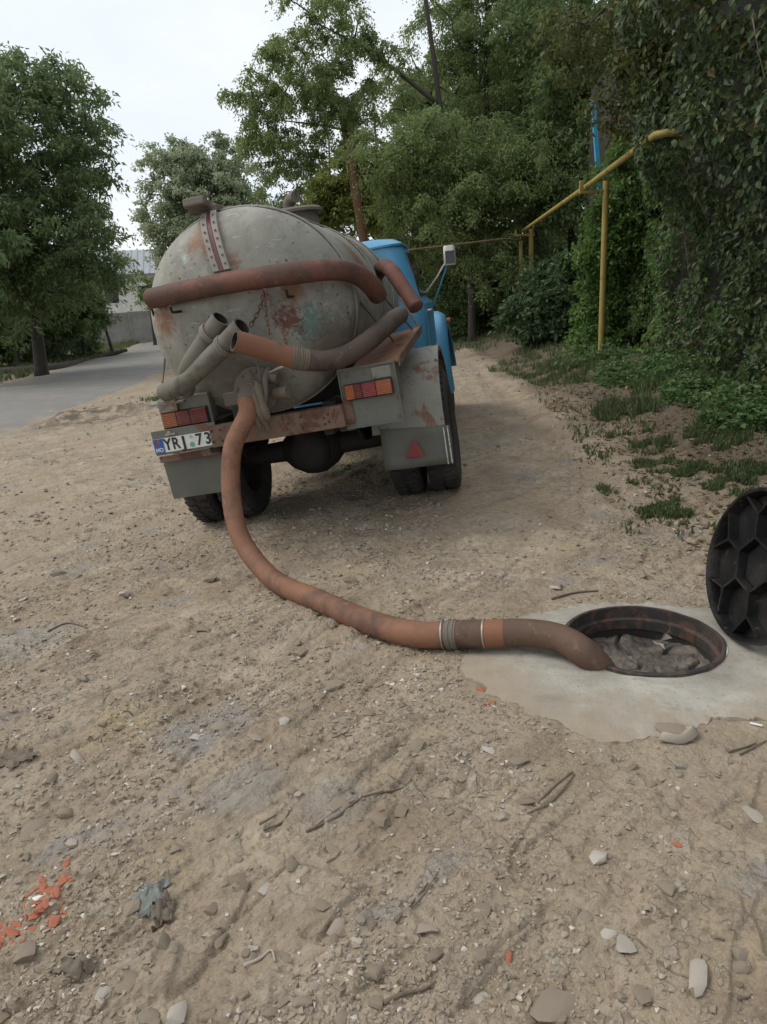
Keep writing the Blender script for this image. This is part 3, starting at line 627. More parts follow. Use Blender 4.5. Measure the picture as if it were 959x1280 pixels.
# mudguards: arcs over the rear wheels, with flaps hung below
def arc_guard(s, y0, y1, R=.625, a0=11, a1=172, n=40, th=.006):
    b = MB()
    for i in range(n+1):
        a = R_(a0+(a1-a0)*i/n); cx_, cz_ = -math.cos(a), math.sin(a)
        for (y, r) in ((y0, R-.03), (y0, R), (y0+s*.02, R+.006), (y1-s*.02, R+.006), (y1, R), (y1, R-.035), (y1-s*.004, R-.035), (y1-s*.006, R-.004), (y0+s*.006, R-.004)):
            rr_ = r + .004*mnoise.noise(Vector((i*.3, y*4, s*3)))
            b.v.append((cx_*rr_, y, .475+cz_*rr_))
    k = 9
    for i in range(n):
        for j in range(k): b.f.append((i*k+j, i*k+(j+1) % k, (i+1)*k+(j+1) % k, (i+1)*k+j))
    b.f += [tuple(range(k)), tuple(n*k+j for j in range(k-1, -1, -1))]
    return b
P(arc_guard(-1, -.60, -1.115), 'mudguard', 'fender_paint', 40); P(arc_guard(1, .56, .86), 'mudguard', 'fender_paint', 40)
fl = MB(); fv = [tp(475, 537, -.615), tp(562, 531, -.615), tp(568, 578, -.60), tp(482, 587, -.60)]; fv = [Vector((-.622 if i < 2 else -.612, p.y, p.z)) for i, p in enumerate(fv)]
nn = 8; grid = [[fv[0].lerp(fv[1], i/nn).lerp(fv[3].lerp(fv[2], i/nn), j/5) for i in range(nn+1)] for j in range(6)]
for j in range(6):
    for i in range(nn+1): p = grid[j][i]; fl.v.append((p.x-.02*(j/5)**2*(1+.5*math.sin(i*.8)), p.y, p.z))
fl.f = [(j*(nn+1)+i, j*(nn+1)+i+1, (j+1)*(nn+1)+i+1, (j+1)*(nn+1)+i) for j in range(5) for i in range(nn)]
flap = P(fl, 'mud_flap', 'flap', 180); flap['label'] = 'right mud flap with a red triangle and white stripe'
so_ = flap.modifiers.new('solid', 'SOLIDIFY'); so_.thickness = .006
tri = [tp(518, 549, -.655), tp(507, 572, -.655), tp(532, 570, -.655)]
P(MB().prism([(-.652, p.y, p.z) for p in tri], (-1, 0, 0), .006), 'reflector', 'triangle', parent=flap)
for (a_, b2) in (((553, 534), (560, 580)), ((558, 533), (565, 579))):
    p0, p1 = tp(*a_, -.655), tp(*b2, -.655); P(MB().prism([(-.628, p0.y, p0.z), (-.628, p0.y-.008, p0.z), (-.652, p1.y-.008, p1.z), (-.652, p1.y, p1.z)], (-1, 0, 0), .002), 'paint_stripe', 'white_paint', parent=flap)
# right rear panel with lamp
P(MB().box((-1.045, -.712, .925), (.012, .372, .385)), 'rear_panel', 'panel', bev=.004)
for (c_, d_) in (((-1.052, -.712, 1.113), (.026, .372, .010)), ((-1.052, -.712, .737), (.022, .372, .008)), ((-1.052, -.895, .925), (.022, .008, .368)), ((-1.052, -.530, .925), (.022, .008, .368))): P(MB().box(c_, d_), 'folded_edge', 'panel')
for (y, z) in ((-.56, .77), (-.87, .77), (-.56, .89), (-.87, .89), (-.70, 1.07), (-.58, 1.07)): P(MB().lathe([(0, -.010), (.009, -.008), (.010, .004)], (-1.053, y, z), 'x', 6), 'bolt', 'grimy_metal')
P(MB().tube([(-1.04, -.58, .93), (-1.03, -.545, .90), (-1.0, -.50, .95), (-.9, -.42, .93)], .008, 6, smooth_n=4), 'wiring', 'black_rubber', 60); P(MB().tube([(-1.03, .42, .98), (-1.02, .38, .93), (-.98, .34, .96), (-.9, .3, .95)], .008, 6, smooth_n=4), 'wiring', 'black_rubber', 60)
for a_ in (15, 60, 110): 
    for y in (-.66, -1.10):
        P(MB().lathe([(0, .008), (.008, .006), (.009, -.004)], (-math.cos(R_(a_))*.633, y, .475+math.sin(R_(a_))*.633), 'z' if a_ > 45 else 'x', 6), 'bolt', 'grimy_metal')
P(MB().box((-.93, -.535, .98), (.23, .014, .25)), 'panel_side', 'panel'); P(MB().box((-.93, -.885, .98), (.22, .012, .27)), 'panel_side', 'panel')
P(MB().box((-1.055, -.805, 1.06), (.012, .125, .075)).tube([(-1.06, -.76, 1.045), (-1.075, -.76, 1.045)], .012, 10), 'hinge_plate', 'fender_paint', bev=.006)
def lamp(y0, y1, z0, z1, x, order):
    L_ = P(MB().box((x+.015, (y0+y1)/2, (z0+z1)/2), (.035, abs(y1-y0)+.012, z1-z0+.014)), 'tail_lamp', 'dark_metal', bev=.004)
    n_ = len(order); acc = 0
    for (fr, mt, nm) in order:
        ya = y0+(y1-y0)*acc; yb = y0+(y1-y0)*(acc+fr); acc += fr
        P(MB().box((x-.010, (ya+yb)/2, (z0+z1)/2), (.028, abs(yb-ya)-.002, z1-z0)), nm, mt, bev=.005, parent=L_)
    return L_
lamp(-.56, -.862, .922, 1.012, -1.072, [(.20, 'amber', 'reflector_lens'), (.16, 'red_lens', 'brake_lens'), (.30, 'red_bright', 'brake_lens'), (.34, 'amber', 'indicator_lens')])['label'] = 'right tail lamp, amber and red'
lamp(.70, .385, .935, 1.030, -1.05, [(.32, 'amber', 'indicator_lens'), (.30, 'red_lens', 'brake_lens'), (.38, 'red_lens', 'brake_lens')])['label'] = 'left tail lamp, dark red with amber end'
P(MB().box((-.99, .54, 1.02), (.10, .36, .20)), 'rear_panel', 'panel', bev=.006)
P(MB().box((-1.06, .64, 1.075), (.03, .13, .08)), 'lamp_bracket', 'fender_paint', bev=.004)
# rusty cross beam with bolt holes
bm_ = P(MB().box((-1.078, -.075, .832), (.09, .91, .142)), 'rear_beam', 'rust_beam', bev=.008)
for (y, z) in ((.36, .80), (.36, .87), (.30, .80), (.30, .87), (-.16, .84), (-.25, .80), (-.25, .87), (-.40, .80), (-.40, .84), (-.43, .81), (-.43, .86), (.12, .87)):
    P(MB().tube([(-1.12, y, z), (-1.126, y, z)], .0085, 8), 'bolt_hole', 'black_rubber', parent=bm_)
P(MB().box((-1.01, -.555, .845), (.12, .06, .16)), 'beam_end', 'rust_beam', bev=.008)
for y in (.40, -.40): P(MB().box((-.85, y, .82), (.36, .06, .12)), 'beam_bracket', 'dark_metal', bev=.006)
# number plate panel
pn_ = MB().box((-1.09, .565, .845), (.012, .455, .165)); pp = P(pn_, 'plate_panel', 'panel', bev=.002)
plx = -1.099
pt = [tp(191.5, 549.2, plx), tp(262.5, 538.8, plx), tp(264.5, 556, plx), tp(194.8, 567.8, plx)]
yL, yR, zT, zB = (pt[0].y+pt[3].y)/2, (pt[1].y+pt[2].y)/2, (pt[0].z+pt[1].z)/2, (pt[2].z+pt[3].z)/2
yR = yL-.50
ang = 0
number_plate = P(MB().box((plx-.003, (yL+yR)/2, (zT+zB)/2), (.004, yL-yR, zT-zB)), 'number_plate', 'plate_white', parent=truck)
PH = zT-zB
P(MB().box((plx-.006, yL-.036, (zT+zB)/2), (.003, .072, PH*.98)), 'country_band', 'plate_blue', parent=number_plate)
def text(body, y, z, size, mat, parent, x, sx=1.0, name='lettering'):
    cu = bpy.data.curves.new('t', 'FONT'); cu.body = body; cu.size = size; cu.extrude = .0008; cu.align_x = 'CENTER'; cu.align_y = 'CENTER'; cu.offset = size*.02
    ob = bpy.data.objects.new('t', cu); COL.objects.link(ob); dg = bpy.context.evaluated_depsgraph_get(); me = bpy.data.meshes.new_from_object(ob.evaluated_get(dg)); bpy.data.objects.remove(ob)
    for v in me.vertices: u_, w_, e_ = v.co; v.co = (x-e_, y-u_*sx, z+w_)
    me.materials.clear(); o = bpy.data.objects.new(name, me); COL.objects.link(o); me.materials.append(M[mat]); o.parent = parent; return o
zc = (zT+zB)/2; chw = .056
for i, ch in enumerate('YRJ'): text(ch, yL-.100-i*.058, zc, .108, 'ink', number_plate, plx-.0075, .82 if i < 2 else 1.15)
for i, ch in enumerate('735'): text(ch, yL-.325-i*.061, zc, .108, 'ink', number_plate, plx-.0075, .86)
text('MD', yL-.036, zc-.028, .036, 'plate_white', number_plate, plx-.009)
P(MB().tube([(plx-.006, yL-.270, zc-.022), (plx-.009, yL-.270, zc-.022)], .017, 16), 'seal', 'seal_green', parent=number_plate)
P(MB().tube([(plx-.006, yL-.272, zc+.030), (plx-.009, yL-.272, zc+.030)], .011, 16), 'seal', 'seal_grey', parent=number_plate)
for k, mt in enumerate(('plate_blue', 'amber', 'triangle')): P(MB().box((plx-.0085, yL-.036-(k-1)*-.014, zc+.026), (.002, .014, .030)), 'flag', mt, parent=number_plate)
P(MB().tube([(plx-.004, .66, .905), (plx-.012, .66, .905)], .014, 10).box((plx-.006, .655, .895), (.006, .07, .012)), 'plate_lamp', 'clamp')
# left flap under the plate
P(MB().box((-1.03, .585, .725), (.03, .44, .045)), 'flap_rail', 'rust_beam', bev=.004)
P(MB().box((-.97, .60, .565), (.010, .43, .275), Matrix.Rotation(R_(-3), 3, 'Y')), 'mud_flap', 'flap', bev=.002)
# hose trays beside the tank
def tray(s):
    a = [(-1.03, s*.62, 1.10), (-1.03, s*.92, 1.105), (.02, s*1.0, 1.25), (.02, s*.66, 1.22)]
    b = MB().prism(a, (0, 0, 1), .012); o = P(b, 'hose_tray', 'tray')
    e = [(-1.03, s*.92, 1.075), (-1.03, s*.925, 1.135), (.02, s*1.005, 1.275), (.02, s*1.0, 1.215)]
    P(MB().prism(e, (0, s, 0), .008), 'tray_edge', 'rust_beam', parent=o); return o
tray(-1)
a = [(-1.08, .52, 1.085), (-1.08, .76, 1.09), (.02, .86, 1.16), (.02, .60, 1.16)]
P(MB().prism(a, (0, 0, 1), .012), 'hose_tray', 'fender_paint')
# outlet valve
vx = -1.12
va = P(MB().lathe([(.0, -.10), (.075, -.10), (.08, -.05), (.145, -.045), (.15, -.015), (.145, .0), (.11, .01), (.105, .16)], (vx, -.01, 1.085), 'x', 28), 'outlet_valve', 'grimy_metal', 35)
for k in range(8):
    a = k*math.pi/4+.2; P(MB().lathe([(0, -.012), (.013, -.01), (.013, .012)], (vx-.048, -.01+.125*math.cos(a), 1.085+.125*math.sin(a)), 'x', 6), 'bolt', 'grimy_metal', parent=va)
P(MB().tube([(vx-.04, -.0, 1.09), (vx-.12, .01, 1.085), (vx-.15, .02, 1.06), (vx-.165, .026, 1.02)], .062, 18, smooth_n=4), 'elbow', 'grimy_metal', 60, parent=va)
P(MB().tube([(vx-.02, -.12, 1.20), (vx-.10, -.11, 1.16), (vx-.14, -.10, 1.08), (vx-.15, -.06, .94), (vx-.10, -.05, .83)], .02, 8, smooth_n=5), 'clamp_arm', 'grimy_metal', 60, parent=va)
P(MB().tube([(vx-.05, -.10, 1.16), (vx-.09, -.19, 1.14)], .036, 12), 'pivot', 'grimy_metal', 40, parent=va); P(MB().tube([(vx-.05, -.14, 1.05), (vx-.10, -.24, 1.05)], .042, 12), 'pivot', 'grimy_metal', 40, parent=va)
P(MB().tube([(vx-.07, -.12, 1.18), (vx-.13, -.20, 1.20), (vx-.13, -.26, 1.21)], .008, 6), 'lever', 'clamp', 60, parent=va)
P(MB().tube([(vx-.08, -.08, 1.35), (vx-.10, -.075, 1.20), (vx-.11, -.07, 1.08)], .007, 6), 'lever', 'grimy_metal', 60, parent=va)
P(MB().box((vx-.03, .155, 1.06), (.02, .12, .085)), 'bracket_plate', 'grimy_metal', bev=.006, parent=va)
P(MB().box((vx-.02, .13, .96), (.05, .09, .10)), 'bracket_plate', 'dark_metal', bev=.006, parent=va)
rg = MB()
for k in range(3):
    y = -.03-.035*k; rg.tube([(vx-.12, y+.05, 1.14), (vx-.17, y+.03, 1.06-.02*math.sin(k*2)), (vx-.17, y+.02, .95), (vx-.12, y+.02, .86-.03*math.cos(k*1.7))], [.014, .034, .02, .03, .024, .01], 9, smooth_n=4)
P(rg, 'rag', 'rag', 60, parent=va)
# chains
def chain(pts, name='chain'):
    Pp = spline([Vector(p) for p in pts], 12); d = [0]
    for i in range(1, len(Pp)): d.append(d[-1]+(Pp[i]-Pp[i-1]).length)
    b = MB(); s = 0; k = 0
    while s < d[-1]-.03:
        i = max(1, int(np.searchsorted(d, s+.015))); i = min(i, len(Pp)-1); u = (s+.015-d[i-1])/max(1e-6, d[i]-d[i-1]); c = Pp[i-1].lerp(Pp[i], u); t_ = (Pp[i]-Pp[i-1]).normalized()
        o_ = t_.cross(Vector((1, 0, 0))).normalized(); q_ = t_.cross(o_); sd_ = (o_ if k % 2 else q_)
        ring = [c + t_*.021*math.cos(a) + sd_*.011*math.sin(a) for a in np.linspace(0, 2*math.pi, 11)]
        b.tube(ring, .0042, 5, caps=False); s += .030; k += 1
    return P(b, name, 'rust_beam', 180)
hk = tp(330, 363, -1.23)
chain([hk, tp(333, 395, -1.22), tp(338, 424, -1.30)]); chain([hk+Vector((0, -.01, 0)), tp(350, 405, -1.24), tp(358, 430, -1.33), tp(362, 447, -1.34), tp(356, 458, -1.33)]); chain([hk, tp(325, 385, -1.2), tp(311, 412, -1.2)])
P(MB().tube([tp(322, 361, -1.14), tp(330, 360, -1.26), tp(334, 368, -1.26)], .008, 8, smooth_n=3), 'hook', 'rust_beam', 60)
# brackets for the top hose, tie rods
for (px, py) in ((213, 372), (357, 352)):
    p = tp(px, py, -1.2); x = dish(p.y, p.z)
    P(MB().tube([(x+.02, p.y, p.z-.085), (p.x+.0, p.y, p.z-.088), (p.x-.04, p.y-.005, p.z-.082), (p.x-.062, p.y-.01, p.z-.05)], .009, 7, smooth_n=3), 'hose_hook', 'dark_metal', 60)
for (a_, xa, b2, xb) in (((440, 366), -.72, (497, 432), -.35), ((477, 368), -.35, (516, 412), -.02), ((500, 372), .1, (524, 410), .0)):
    P(MB().tube([tp(*a_, xa), tp(*b2, xb)], .008, 6), 'tie_rod', 'rust_beam', 60)
P(MB().tube([tp(203, 420, -.80), tp(207, 440, -.85), tp(203, 478, -1.0)], .007, 6), 'tie_rod', 'rust_beam', 60)
P(MB().tube([tp(189, 383, -1.0), tp(193, 396, -.95), tp(198, 400, -.9)], .007, 6, smooth_n=3), 'hose_hook', 'dark_metal', 60)
# cab
def rrect(x0, x1, hw, r, n=6):
    pts = []
    for (cx_, cy_, a0) in ((x1-r, hw-r, 0), (x0+r, hw-r, 90), (x0+r, -hw+r, 180), (x1-r, -hw+r, 270)):
        for k in range(n+1): a = R_(a0+90*k/n); pts.append((cx_+r*math.cos(a), cy_+r*math.sin(a)))
    return pts
def loft(rows):
    b = MB(); k = None
    for (z, x0, x1, hw, r) in rows:
        pts = rrect(x0, x1, hw, r); k = len(pts); b.v += [(p[0], p[1], z) for p in pts]
    n_ = len(rows)
    b.f = [(i*k+j, i*k+(j+1) % k, (i+1)*k+(j+1) % k, (i+1)*k+j) for i in range(n_-1) for j in range(k)] + [tuple(range(k-1, -1, -1)), tuple((n_-1)*k+j for j in range(k))]
    return b
cab = P(loft([(.93, 1.78, 3.0, .86, .10), (.96, 1.76, 3.02, .885, .12), (1.30, 1.75, 3.05, .905, .14), (1.43, 1.75, 3.05, .90, .15), (1.465, 1.765, 3.03, .872, .15), (1.70, 1.775, 2.92, .835, .16), (1.93, 1.80, 2.80, .785, .18), (1.995, 1.81, 2.76, .765, .19), (2.00, 1.795, 2.78, .785, .19), (2.018, 1.795, 2.78, .785, .19), (2.03, 1.81, 2.76, .765, .2), (2.075, 1.87, 2.68, .69, .2), (2.10, 1.96, 2.58, .57, .2), (2.112, 2.1, 2.45, .38, .15)]), 'cab', 'blue', 38)
rw = P(MB().prism([(1.778, y, z) for (y, z) in [(p[0], p[1]) for p in [(a*.66/.66, b_) for (a, b_) in [(-.52+.0, 1.60), (.52, 1.60), (.60, 1.66), (.60, 1.80), (.52, 1.86), (-.52, 1.86), (-.60, 1.80), (-.60, 1.66)]]]], (-1, 0, 0), .012), 'rear_window', 'glass', bev=.004, parent=cab)
P(MB().tube([(1.765, y, z) for (y, z) in [(-.52, 1.59), (.52, 1.59), (.61, 1.66), (.61, 1.80), (.52, 1.87), (-.52, 1.87), (-.61, 1.80), (-.61, 1.66), (-.52, 1.59)]], .014, 8), 'window_seal', 'black_rubber', 60, parent=rw)
for s in (-1, 1):
    dr = P(MB().prism([(1.95, s*.885, .98), (2.95, s*.885, .98), (2.95, s*.905, 1.42), (1.95, s*.905, 1.42)], (0, s, 0), .012), 'door', 'blue', bev=.006, parent=cab)
    P(MB().tube([(2.05, s*.915, 1.34), (2.05, s*.945, 1.34), (2.18, s*.945, 1.34)], .012, 8), 'handle', 'chrome', 60, parent=dr)
    P(MB().prism([(1.98, s*.868, 1.50), (2.88, s*.862, 1.50), (2.75, s*.79, 1.93), (2.0, s*.79, 1.93)], (0, s, 0), .012), 'side_window', 'glass', parent=cab)
P(MB().prism([(3.035, -.74, 1.50), (3.035, .74, 1.50), (2.82, .68, 1.93), (2.82, -.68, 1.93)], (1, 0, 0), .012), 'windscreen', 'glass', parent=cab)
P(loft([(.95, 2.9, 4.25, .50, .1), (1.28, 2.9, 4.28, .52, .14), (1.40, 2.9, 4.22, .46, .14), (1.46, 2.9, 4.10, .34, .12)]), 'bonnet', 'blue', 40)
gr = P(MB().box((4.27, 0, 1.05), (.06, .84, .36)), 'grille', 'white_paint', bev=.02)
for k in range(6): P(MB().box((4.305, 0, .92+k*.05), (.015, .78, .018)), 'grille_bar', 'dark_metal', parent=gr)
def front_guard(s):
    b = MB(); n_ = 26; yi = .47; prof_ = [(yi, -.04), (yi, 0), (.80, .02), (.92, .005), (.985, -.04), (1.01, -.11), (1.015, -.17), (1.0, -.17), (.99, -.11), (.96, -.05), (.9, -.02), (.8, -.005)]
    for i in range(n_+1):
        a = R_(-12+190*i/n_); sx_ = 1.0
        for (y, dr) in prof_:
            r = .74 + dr + (.07*max(0, math.cos(a))**2 if True else 0)
            b.v.append((3.62 - math.cos(a)*r*1.02, s*y, .53+math.sin(a)*r*(1.02)))
    k = len(prof_); b.f = [(i*k+j, i*k+(j+1) % k, (i+1)*k+(j+1) % k, (i+1)*k+j) for i in range(n_) for j in range(k)] + [tuple(range(k)), tuple(n_*k+j for j in range(k-1, -1, -1))]
    o = P(b, 'front_wing', 'blue', 50)
    return o
for s in (-1, 1):
    w_ = front_guard(s)
    P(MB().lathe([(0, .06), (.10, .055), (.12, .02), (.11, -.08), (0, -.1)], (4.3, s*.66, 1.02), 'x', 20), 'headlight', 'chrome', 50)
    P(MB().lathe([(0, -.025), (.03, -.02), (.036, 0), (.03, .02), (0, .03)], (3.5, s*1.035, 1.16), 'y', 12), 'side_lamp', 'amber', 50)
    # step and rear edge of the wing
    P(MB().box((2.55, s*.84, .62), (.75, .22, .03)), 'step', 'dark_metal', bev=.006)
    # mirror on two stays
    mt = tp(562, 319, 2.72) if s < 0 else Vector((2.72, 1.2, 1.85))
    st = P(MB().tube([(2.80, s*.865, 1.52), (2.76, s*1.02, 1.66), (2.74, mt.y+s*-.02, mt.z-.02)], .009, 7), 'mirror_stay', 'chrome', 60)
    P(MB().tube([(2.86, s*.90, 1.33), (2.8, s*.98, 1.46), (2.74, mt.y-s*.01, mt.z-.04)], .009, 7), 'mirror_stay', 'blue', 60)
    mh_ = P(loft([(-.10, -.03, .03, .058, .025), (-.085, -.035, .035, .066, .03), (.085, -.035, .035, .062, .03), (.10, -.028, .028, .05, .022)]), 'mirror', 'chrome', 40); mh_.location = mt; mh_.rotation_euler = (R_(4 if s < 0 else -4), 0, R_(10))
    P(MB().box((-.036, 0, -.02), (.006, .10, .13)), 'mirror_glass', 'glass', parent=mh_)
P(MB().box((4.42, 0, .62), (.08, 2.0, .17)), 'front_bumper', 'white_paint', bev=.015)
P(MB().tube([(3.7, -.75, .46), (3.7, -.3, .40), (3.7, .3, .40), (3.7, .75, .46)], .05, 8), 'front_axle', 'dark_metal', 60)
P(MB().box((1.0, -.62, .70), (.8, .34, .34)), 'fuel_tank', 'dark_metal', bev=.05); P(MB().box((1.0, .62, .72), (.7, .3, .3)), 'tool_box', 'dark_metal', bev=.02)

# ================================================================== HOSES (each lies on or hangs from the lorry and lifts off)
def hose(name, label, path, r, mat, open_ends=(0, 0), sub=8, mats=None, local=True, wob=.0, ribs=0):
    root = thing(name, label, 'hose')
    Pp = spline([Vector(p) for p in path], sub)
    if local: Pp = [TM @ p for p in Pp]
    base_ = min(Pp, key=lambda q: q.z).copy(); root.location = base_; Pp = [p-base_ for p in Pp]
    rs = [r*(1+wob*mnoise.noise(p*6)) for p in Pp]
    if ribs: rs = [r*(1+ (.03 if i % 2 else -.0)) for i in range(len(Pp))]
    b = MB().tube(Pp, rs, 20, caps=False); o = b.build('hose_wall', M[mat], root, 180)
    for e, op in ((0, open_ends[0]), (-1, open_ends[1])):
        p = Pp[e]; q = Pp[1] if e == 0 else Pp[-2]; t_ = (q-p).normalized()
        if op:
            seg = [p+t_*.0, p+t_*.18]
            nb = MB(); nb.tube([p-t_*.001, p+t_*.006], r*1.0, 20, caps=False); nb.tube(seg, r*.82, 20, caps=False)
            # ring face
            k = 20; ref = Vector((0, 0, 1)) if abs(t_.z) < .9 else Vector((1, 0, 0)); n1 = t_.cross(ref).normalized(); b1 = t_.cross(n1)
            ring = [p-t_*.001+(n1*math.cos(2*math.pi*j/k)+b1*math.sin(2*math.pi*j/k))*rr_ for rr_ in (r, r*.82) for j in range(k)]
            nb2 = MB().add(ring, [(j, (j+1) % k, k+(j+1) % k, k+j) for j in range(k)]); nb2.build('mouth_rim', M[mat], root, 60)
            nb3 = MB().tube(seg, r*.82, 20, caps=False); nb3.build('bore', M['inside'], root, 180)
            MB().add([p+t_*.17+(n1*math.cos(2*math.pi*j/k)+b1*math.sin(2*math.pi*j/k))*r*.83 for j in range(k)], [tuple(range(k))]).build('bore_end', M['inside'], root)
        else:
            MB().tube([p+t_*.004, p-t_*.01, p-t_*.018], [r*1.0, r*.98, r*.8], 20).build('end_cap', M[mat], root, 60)
    return root, base_, Pp
hose('suction_hose', 'reddish brown hose hooked across the upper rear of the tank', [tp(190, 373, -1.04), tp(240, 362, -1.17), tp(300, 351, -1.24), tp(365, 342, -1.235), tp(415, 337, -1.12), tp(446, 343, -.95), tp(464, 357, -.80), tp(472, 368, -.70)], .064, 'hose_red')
hose('suction_hose', 'short dark red hose end poking out beyond the right side of the tank', [tp(470, 345, .75), tp(479, 333, .5), tp(489, 338, .35), tp(499, 352, .26), tp(509, 367, .2), tp(520, 383, .12)], .060, 'hose_red', (0, 0))
hose('suction_hose', 'grey ribbed hose tied to the tank, its open mouth uppermost', [tp(276, 398, -1.34), tp(256, 428, -1.30), tp(235, 462, -1.25), (-1.13, .46, 1.165)], .058, 'hose_grey', (1, 0), wob=.05)
hose('suction_hose', 'grey ribbed hose resting on the left tray, mouth under the other grey hose', [tp(303, 408, -1.42), tp(272, 440, -1.36), tp(240, 470, -1.27), tp(222, 484, -1.22), tp(207, 490, -1.13)], .060, 'hose_grey', (1, 0), wob=.05)
rt_, rb_, rp_ = hose('suction_hose', 'brown hose with orange open mouth slung under the tank end by a chain', [tp(293, 426, -1.52), tp(330, 436, -1.42), tp(370, 448, -1.33), tp(405, 451, -1.26), tp(435, 443, -1.13), tp(462, 425, -.98), tp(482, 408, -.72), tp(494, 398, -.45), tp(500, 394, -.2)], .062, 'hose_dark', (1, 0))
k_ = len(rp_); seg = rp_[:17]; MB().tube(seg, .0632, 20, caps=False).build('sleeve', M['hose_brown'], rt_, 180)
wr = MB()
for i in range(7): c_ = rp_[15].lerp(rp_[19], i/6); t_ = (rp_[19]-rp_[15]).normalized(); wr.tube([c_-t_*.006, c_+t_*.006], .0665+.003*(i % 2), 18)
wr.build('rope_wrap', M['rag'], rt_, 60)
wire = MB()
for (c0, w0) in ((tp(262, 417, -1.33), 0), (tp(280, 432, -1.38), 1)):
    ax_ = (tp(303, 408, -1.42)-tp(240, 470, -1.27)).normalized(); n1 = ax_.cross(Vector((1, 0, 0))).normalized(); b1 = ax_.cross(n1)
    for k in range(3): wire.tube([c0+ax_*(.012*k-.01)+(n1*math.cos(a)+b1*math.sin(a))*.065 for a in np.linspace(0, 2*math.pi, 17)], .0035, 5, caps=False)
wo = wire.build('tie_wire', M['wire'], truck, 180)
# working hose: valve -> ground -> manhole
w0 = TM @ Vector((vx-.165, .022, 1.045)); w1 = TM @ Vector((vx-.195, .03, .96))
def gpt(px, py, lift=.060):
    z = -.1
    for _ in range(12):
        p = onz(px, py, z+lift); z = float(ground_h(np.array([p[0]]), np.array([p[1]]), False)[0])
    return V3(onz(px, py, z+lift))
path = [w0, w1, V3(at(291, 560, 4.52)), V3(at(289, 615, 4.42)), V3(at(297, 662, 4.30)), V3(at(316, 697, 4.16)), gpt(347, 728), gpt(395, 749), gpt(455, 775), gpt(515, 792, .066), gpt(566, 793, .072), V3(onz(606, 792, .085)), V3(onz(655, 791, .10)), V3(onz(697, 797, .10)), V3(onz(728, 814, .075)), V3(onz(748, 833, -.0)), V3(onz(760, 852, -.09)), V3(onz(766, 868, -.16))]
wh, wb, wp = hose('suction_hose', 'long brown suction hose from the tank valve down into the manhole', path, .0585, 'hose_brown', (0, 0), local=False)
nS = len(wp); i0 = 10*8+2; i1 = 11*8; cp0 = wp[i0]; cp1 = wp[i1]
MB().tube(wp[i1-1:], .0592, 20, caps=False).build('wet_section', M['hose_wet'], wh, 180)
MB().tube(wp[i1-1:i1+5], .0598, 20, caps=False).build('end_sleeve', M['hose_end'], wh, 180)
MB().tube(wp[i0-4:i1+1], .0612, 20).build('coupling', M['hose_wet'], wh, 60)
for i_, w_ in ((i0-4, .004), (i1, .004)):
    c_ = wp[i_]; t_ = (wp[i_+1]-wp[i_-1]).normalized(); MB().tube([c_-t_*w_/1.3, c_+t_*w_/1.3], .0632, 24).build('hose_clamp', M['clamp'], wh, 60)
for k in range(5):
    c_ = wp[i0-3].lerp(wp[i0-1], k/4); t_ = (wp[i0]-wp[i0-4]).normalized(); MB().tube([c_-t_*.005, c_+t_*.005], .0635+.003*(k % 2), 20).build('wire_turn', M['grimy_metal'], wh, 60)

# ================================================================== GAS PIPE, POSTS, WALLS, BUILDINGS
def gz_(x, y): return float(ground_h(np.array([float(x)]), np.array([float(y)]), False)[0])
gp = thing('gas_pipe', 'overhead yellow gas pipe on yellow posts along the creeper wall', 'pipe', (3.87, 12.6, 0.15))
G0 = Vector((3.87, 12.6, .15))
def GP(b, name, mat='yellow', sm=None, bev=0, parent=gp):
    b.v = [tuple(Vector(v)-G0) for v in b.v]; return b.build(name, M[mat], parent, sm, bev)
pA = V3(at(812, 176, 9.0)); pB = V3(at(736, 231, 12.7)); pC = V3(at(653, 289, 21.0)); pz = V3(at(824, 166, 8.8))
GP(MB().tube([pz+Vector((1.3, .15, -.02)), pz+Vector((.10, .02, 0)), pz+Vector((0, .10, 0)), pB, pC], .040, 16), 'pipe', sm=60)
yb = pB.y; po = V3(at(758, 226, 12.7)); gb = gz_(po.x, yb)
GP(MB().tube([(po.x, po.y, gb-.15), (po.x, po.y, po.z)], .050, 16), 'post', sm=60)
GP(MB().box(((pB.x+po.x)/2-.02, yb, pB.z-.105), (abs(po.x-pB.x)+.16, .05, .05)), 'bracket', bev=.006)
GP(MB().box((pB.x-.115, yb, pB.z-.03), (.06, .06, .19)), 'bracket_stop', bev=.004)
pc2 = V3(at(664, 286, 21.0)); gb2 = gz_(pc2.x, 21)
GP(MB().tube([(pc2.x, 21, gb2-.15), (pc2.x, 21, pc2.z)], .062, 14), 'post', sm=60)
GP(MB().box((pC.x+.05, 21, pC.z-.10), (.55, .06, .06)), 'bracket', bev=.006); GP(MB().box((pC.x-.18, 21, pC.z-.04), (.05, .05, .18)), 'bracket_stop')
qa, qb = V3(at(628, 299, 18.3)), V3(at(500, 314, 18.3))
q = MB().tube([qa+Vector((.9, 2.4, .1)), qa, qb, qb-Vector((2.6, 0, .1))], .027, 12); fo = thing('gas_pipe', 'far thin yellow pipe crossing behind the blue cab', 'pipe', qa)
q.v = [tuple(Vector(v)-qa) for v in q.v]; q.build('pipe', M['old_pipe'], fo, 60)
for p in (qa+Vector((.88, 2.35, .09)), qb-Vector((2.3, 0, .1))): q = MB().tube([(p.x-qa.x, p.y-qa.y, gz_(p.x, p.y)-.1-qa.z), (p.x-qa.x, p.y-qa.y, p.z-qa.z)], .05, 10); q.build('post', M['yellow'], fo, 60)
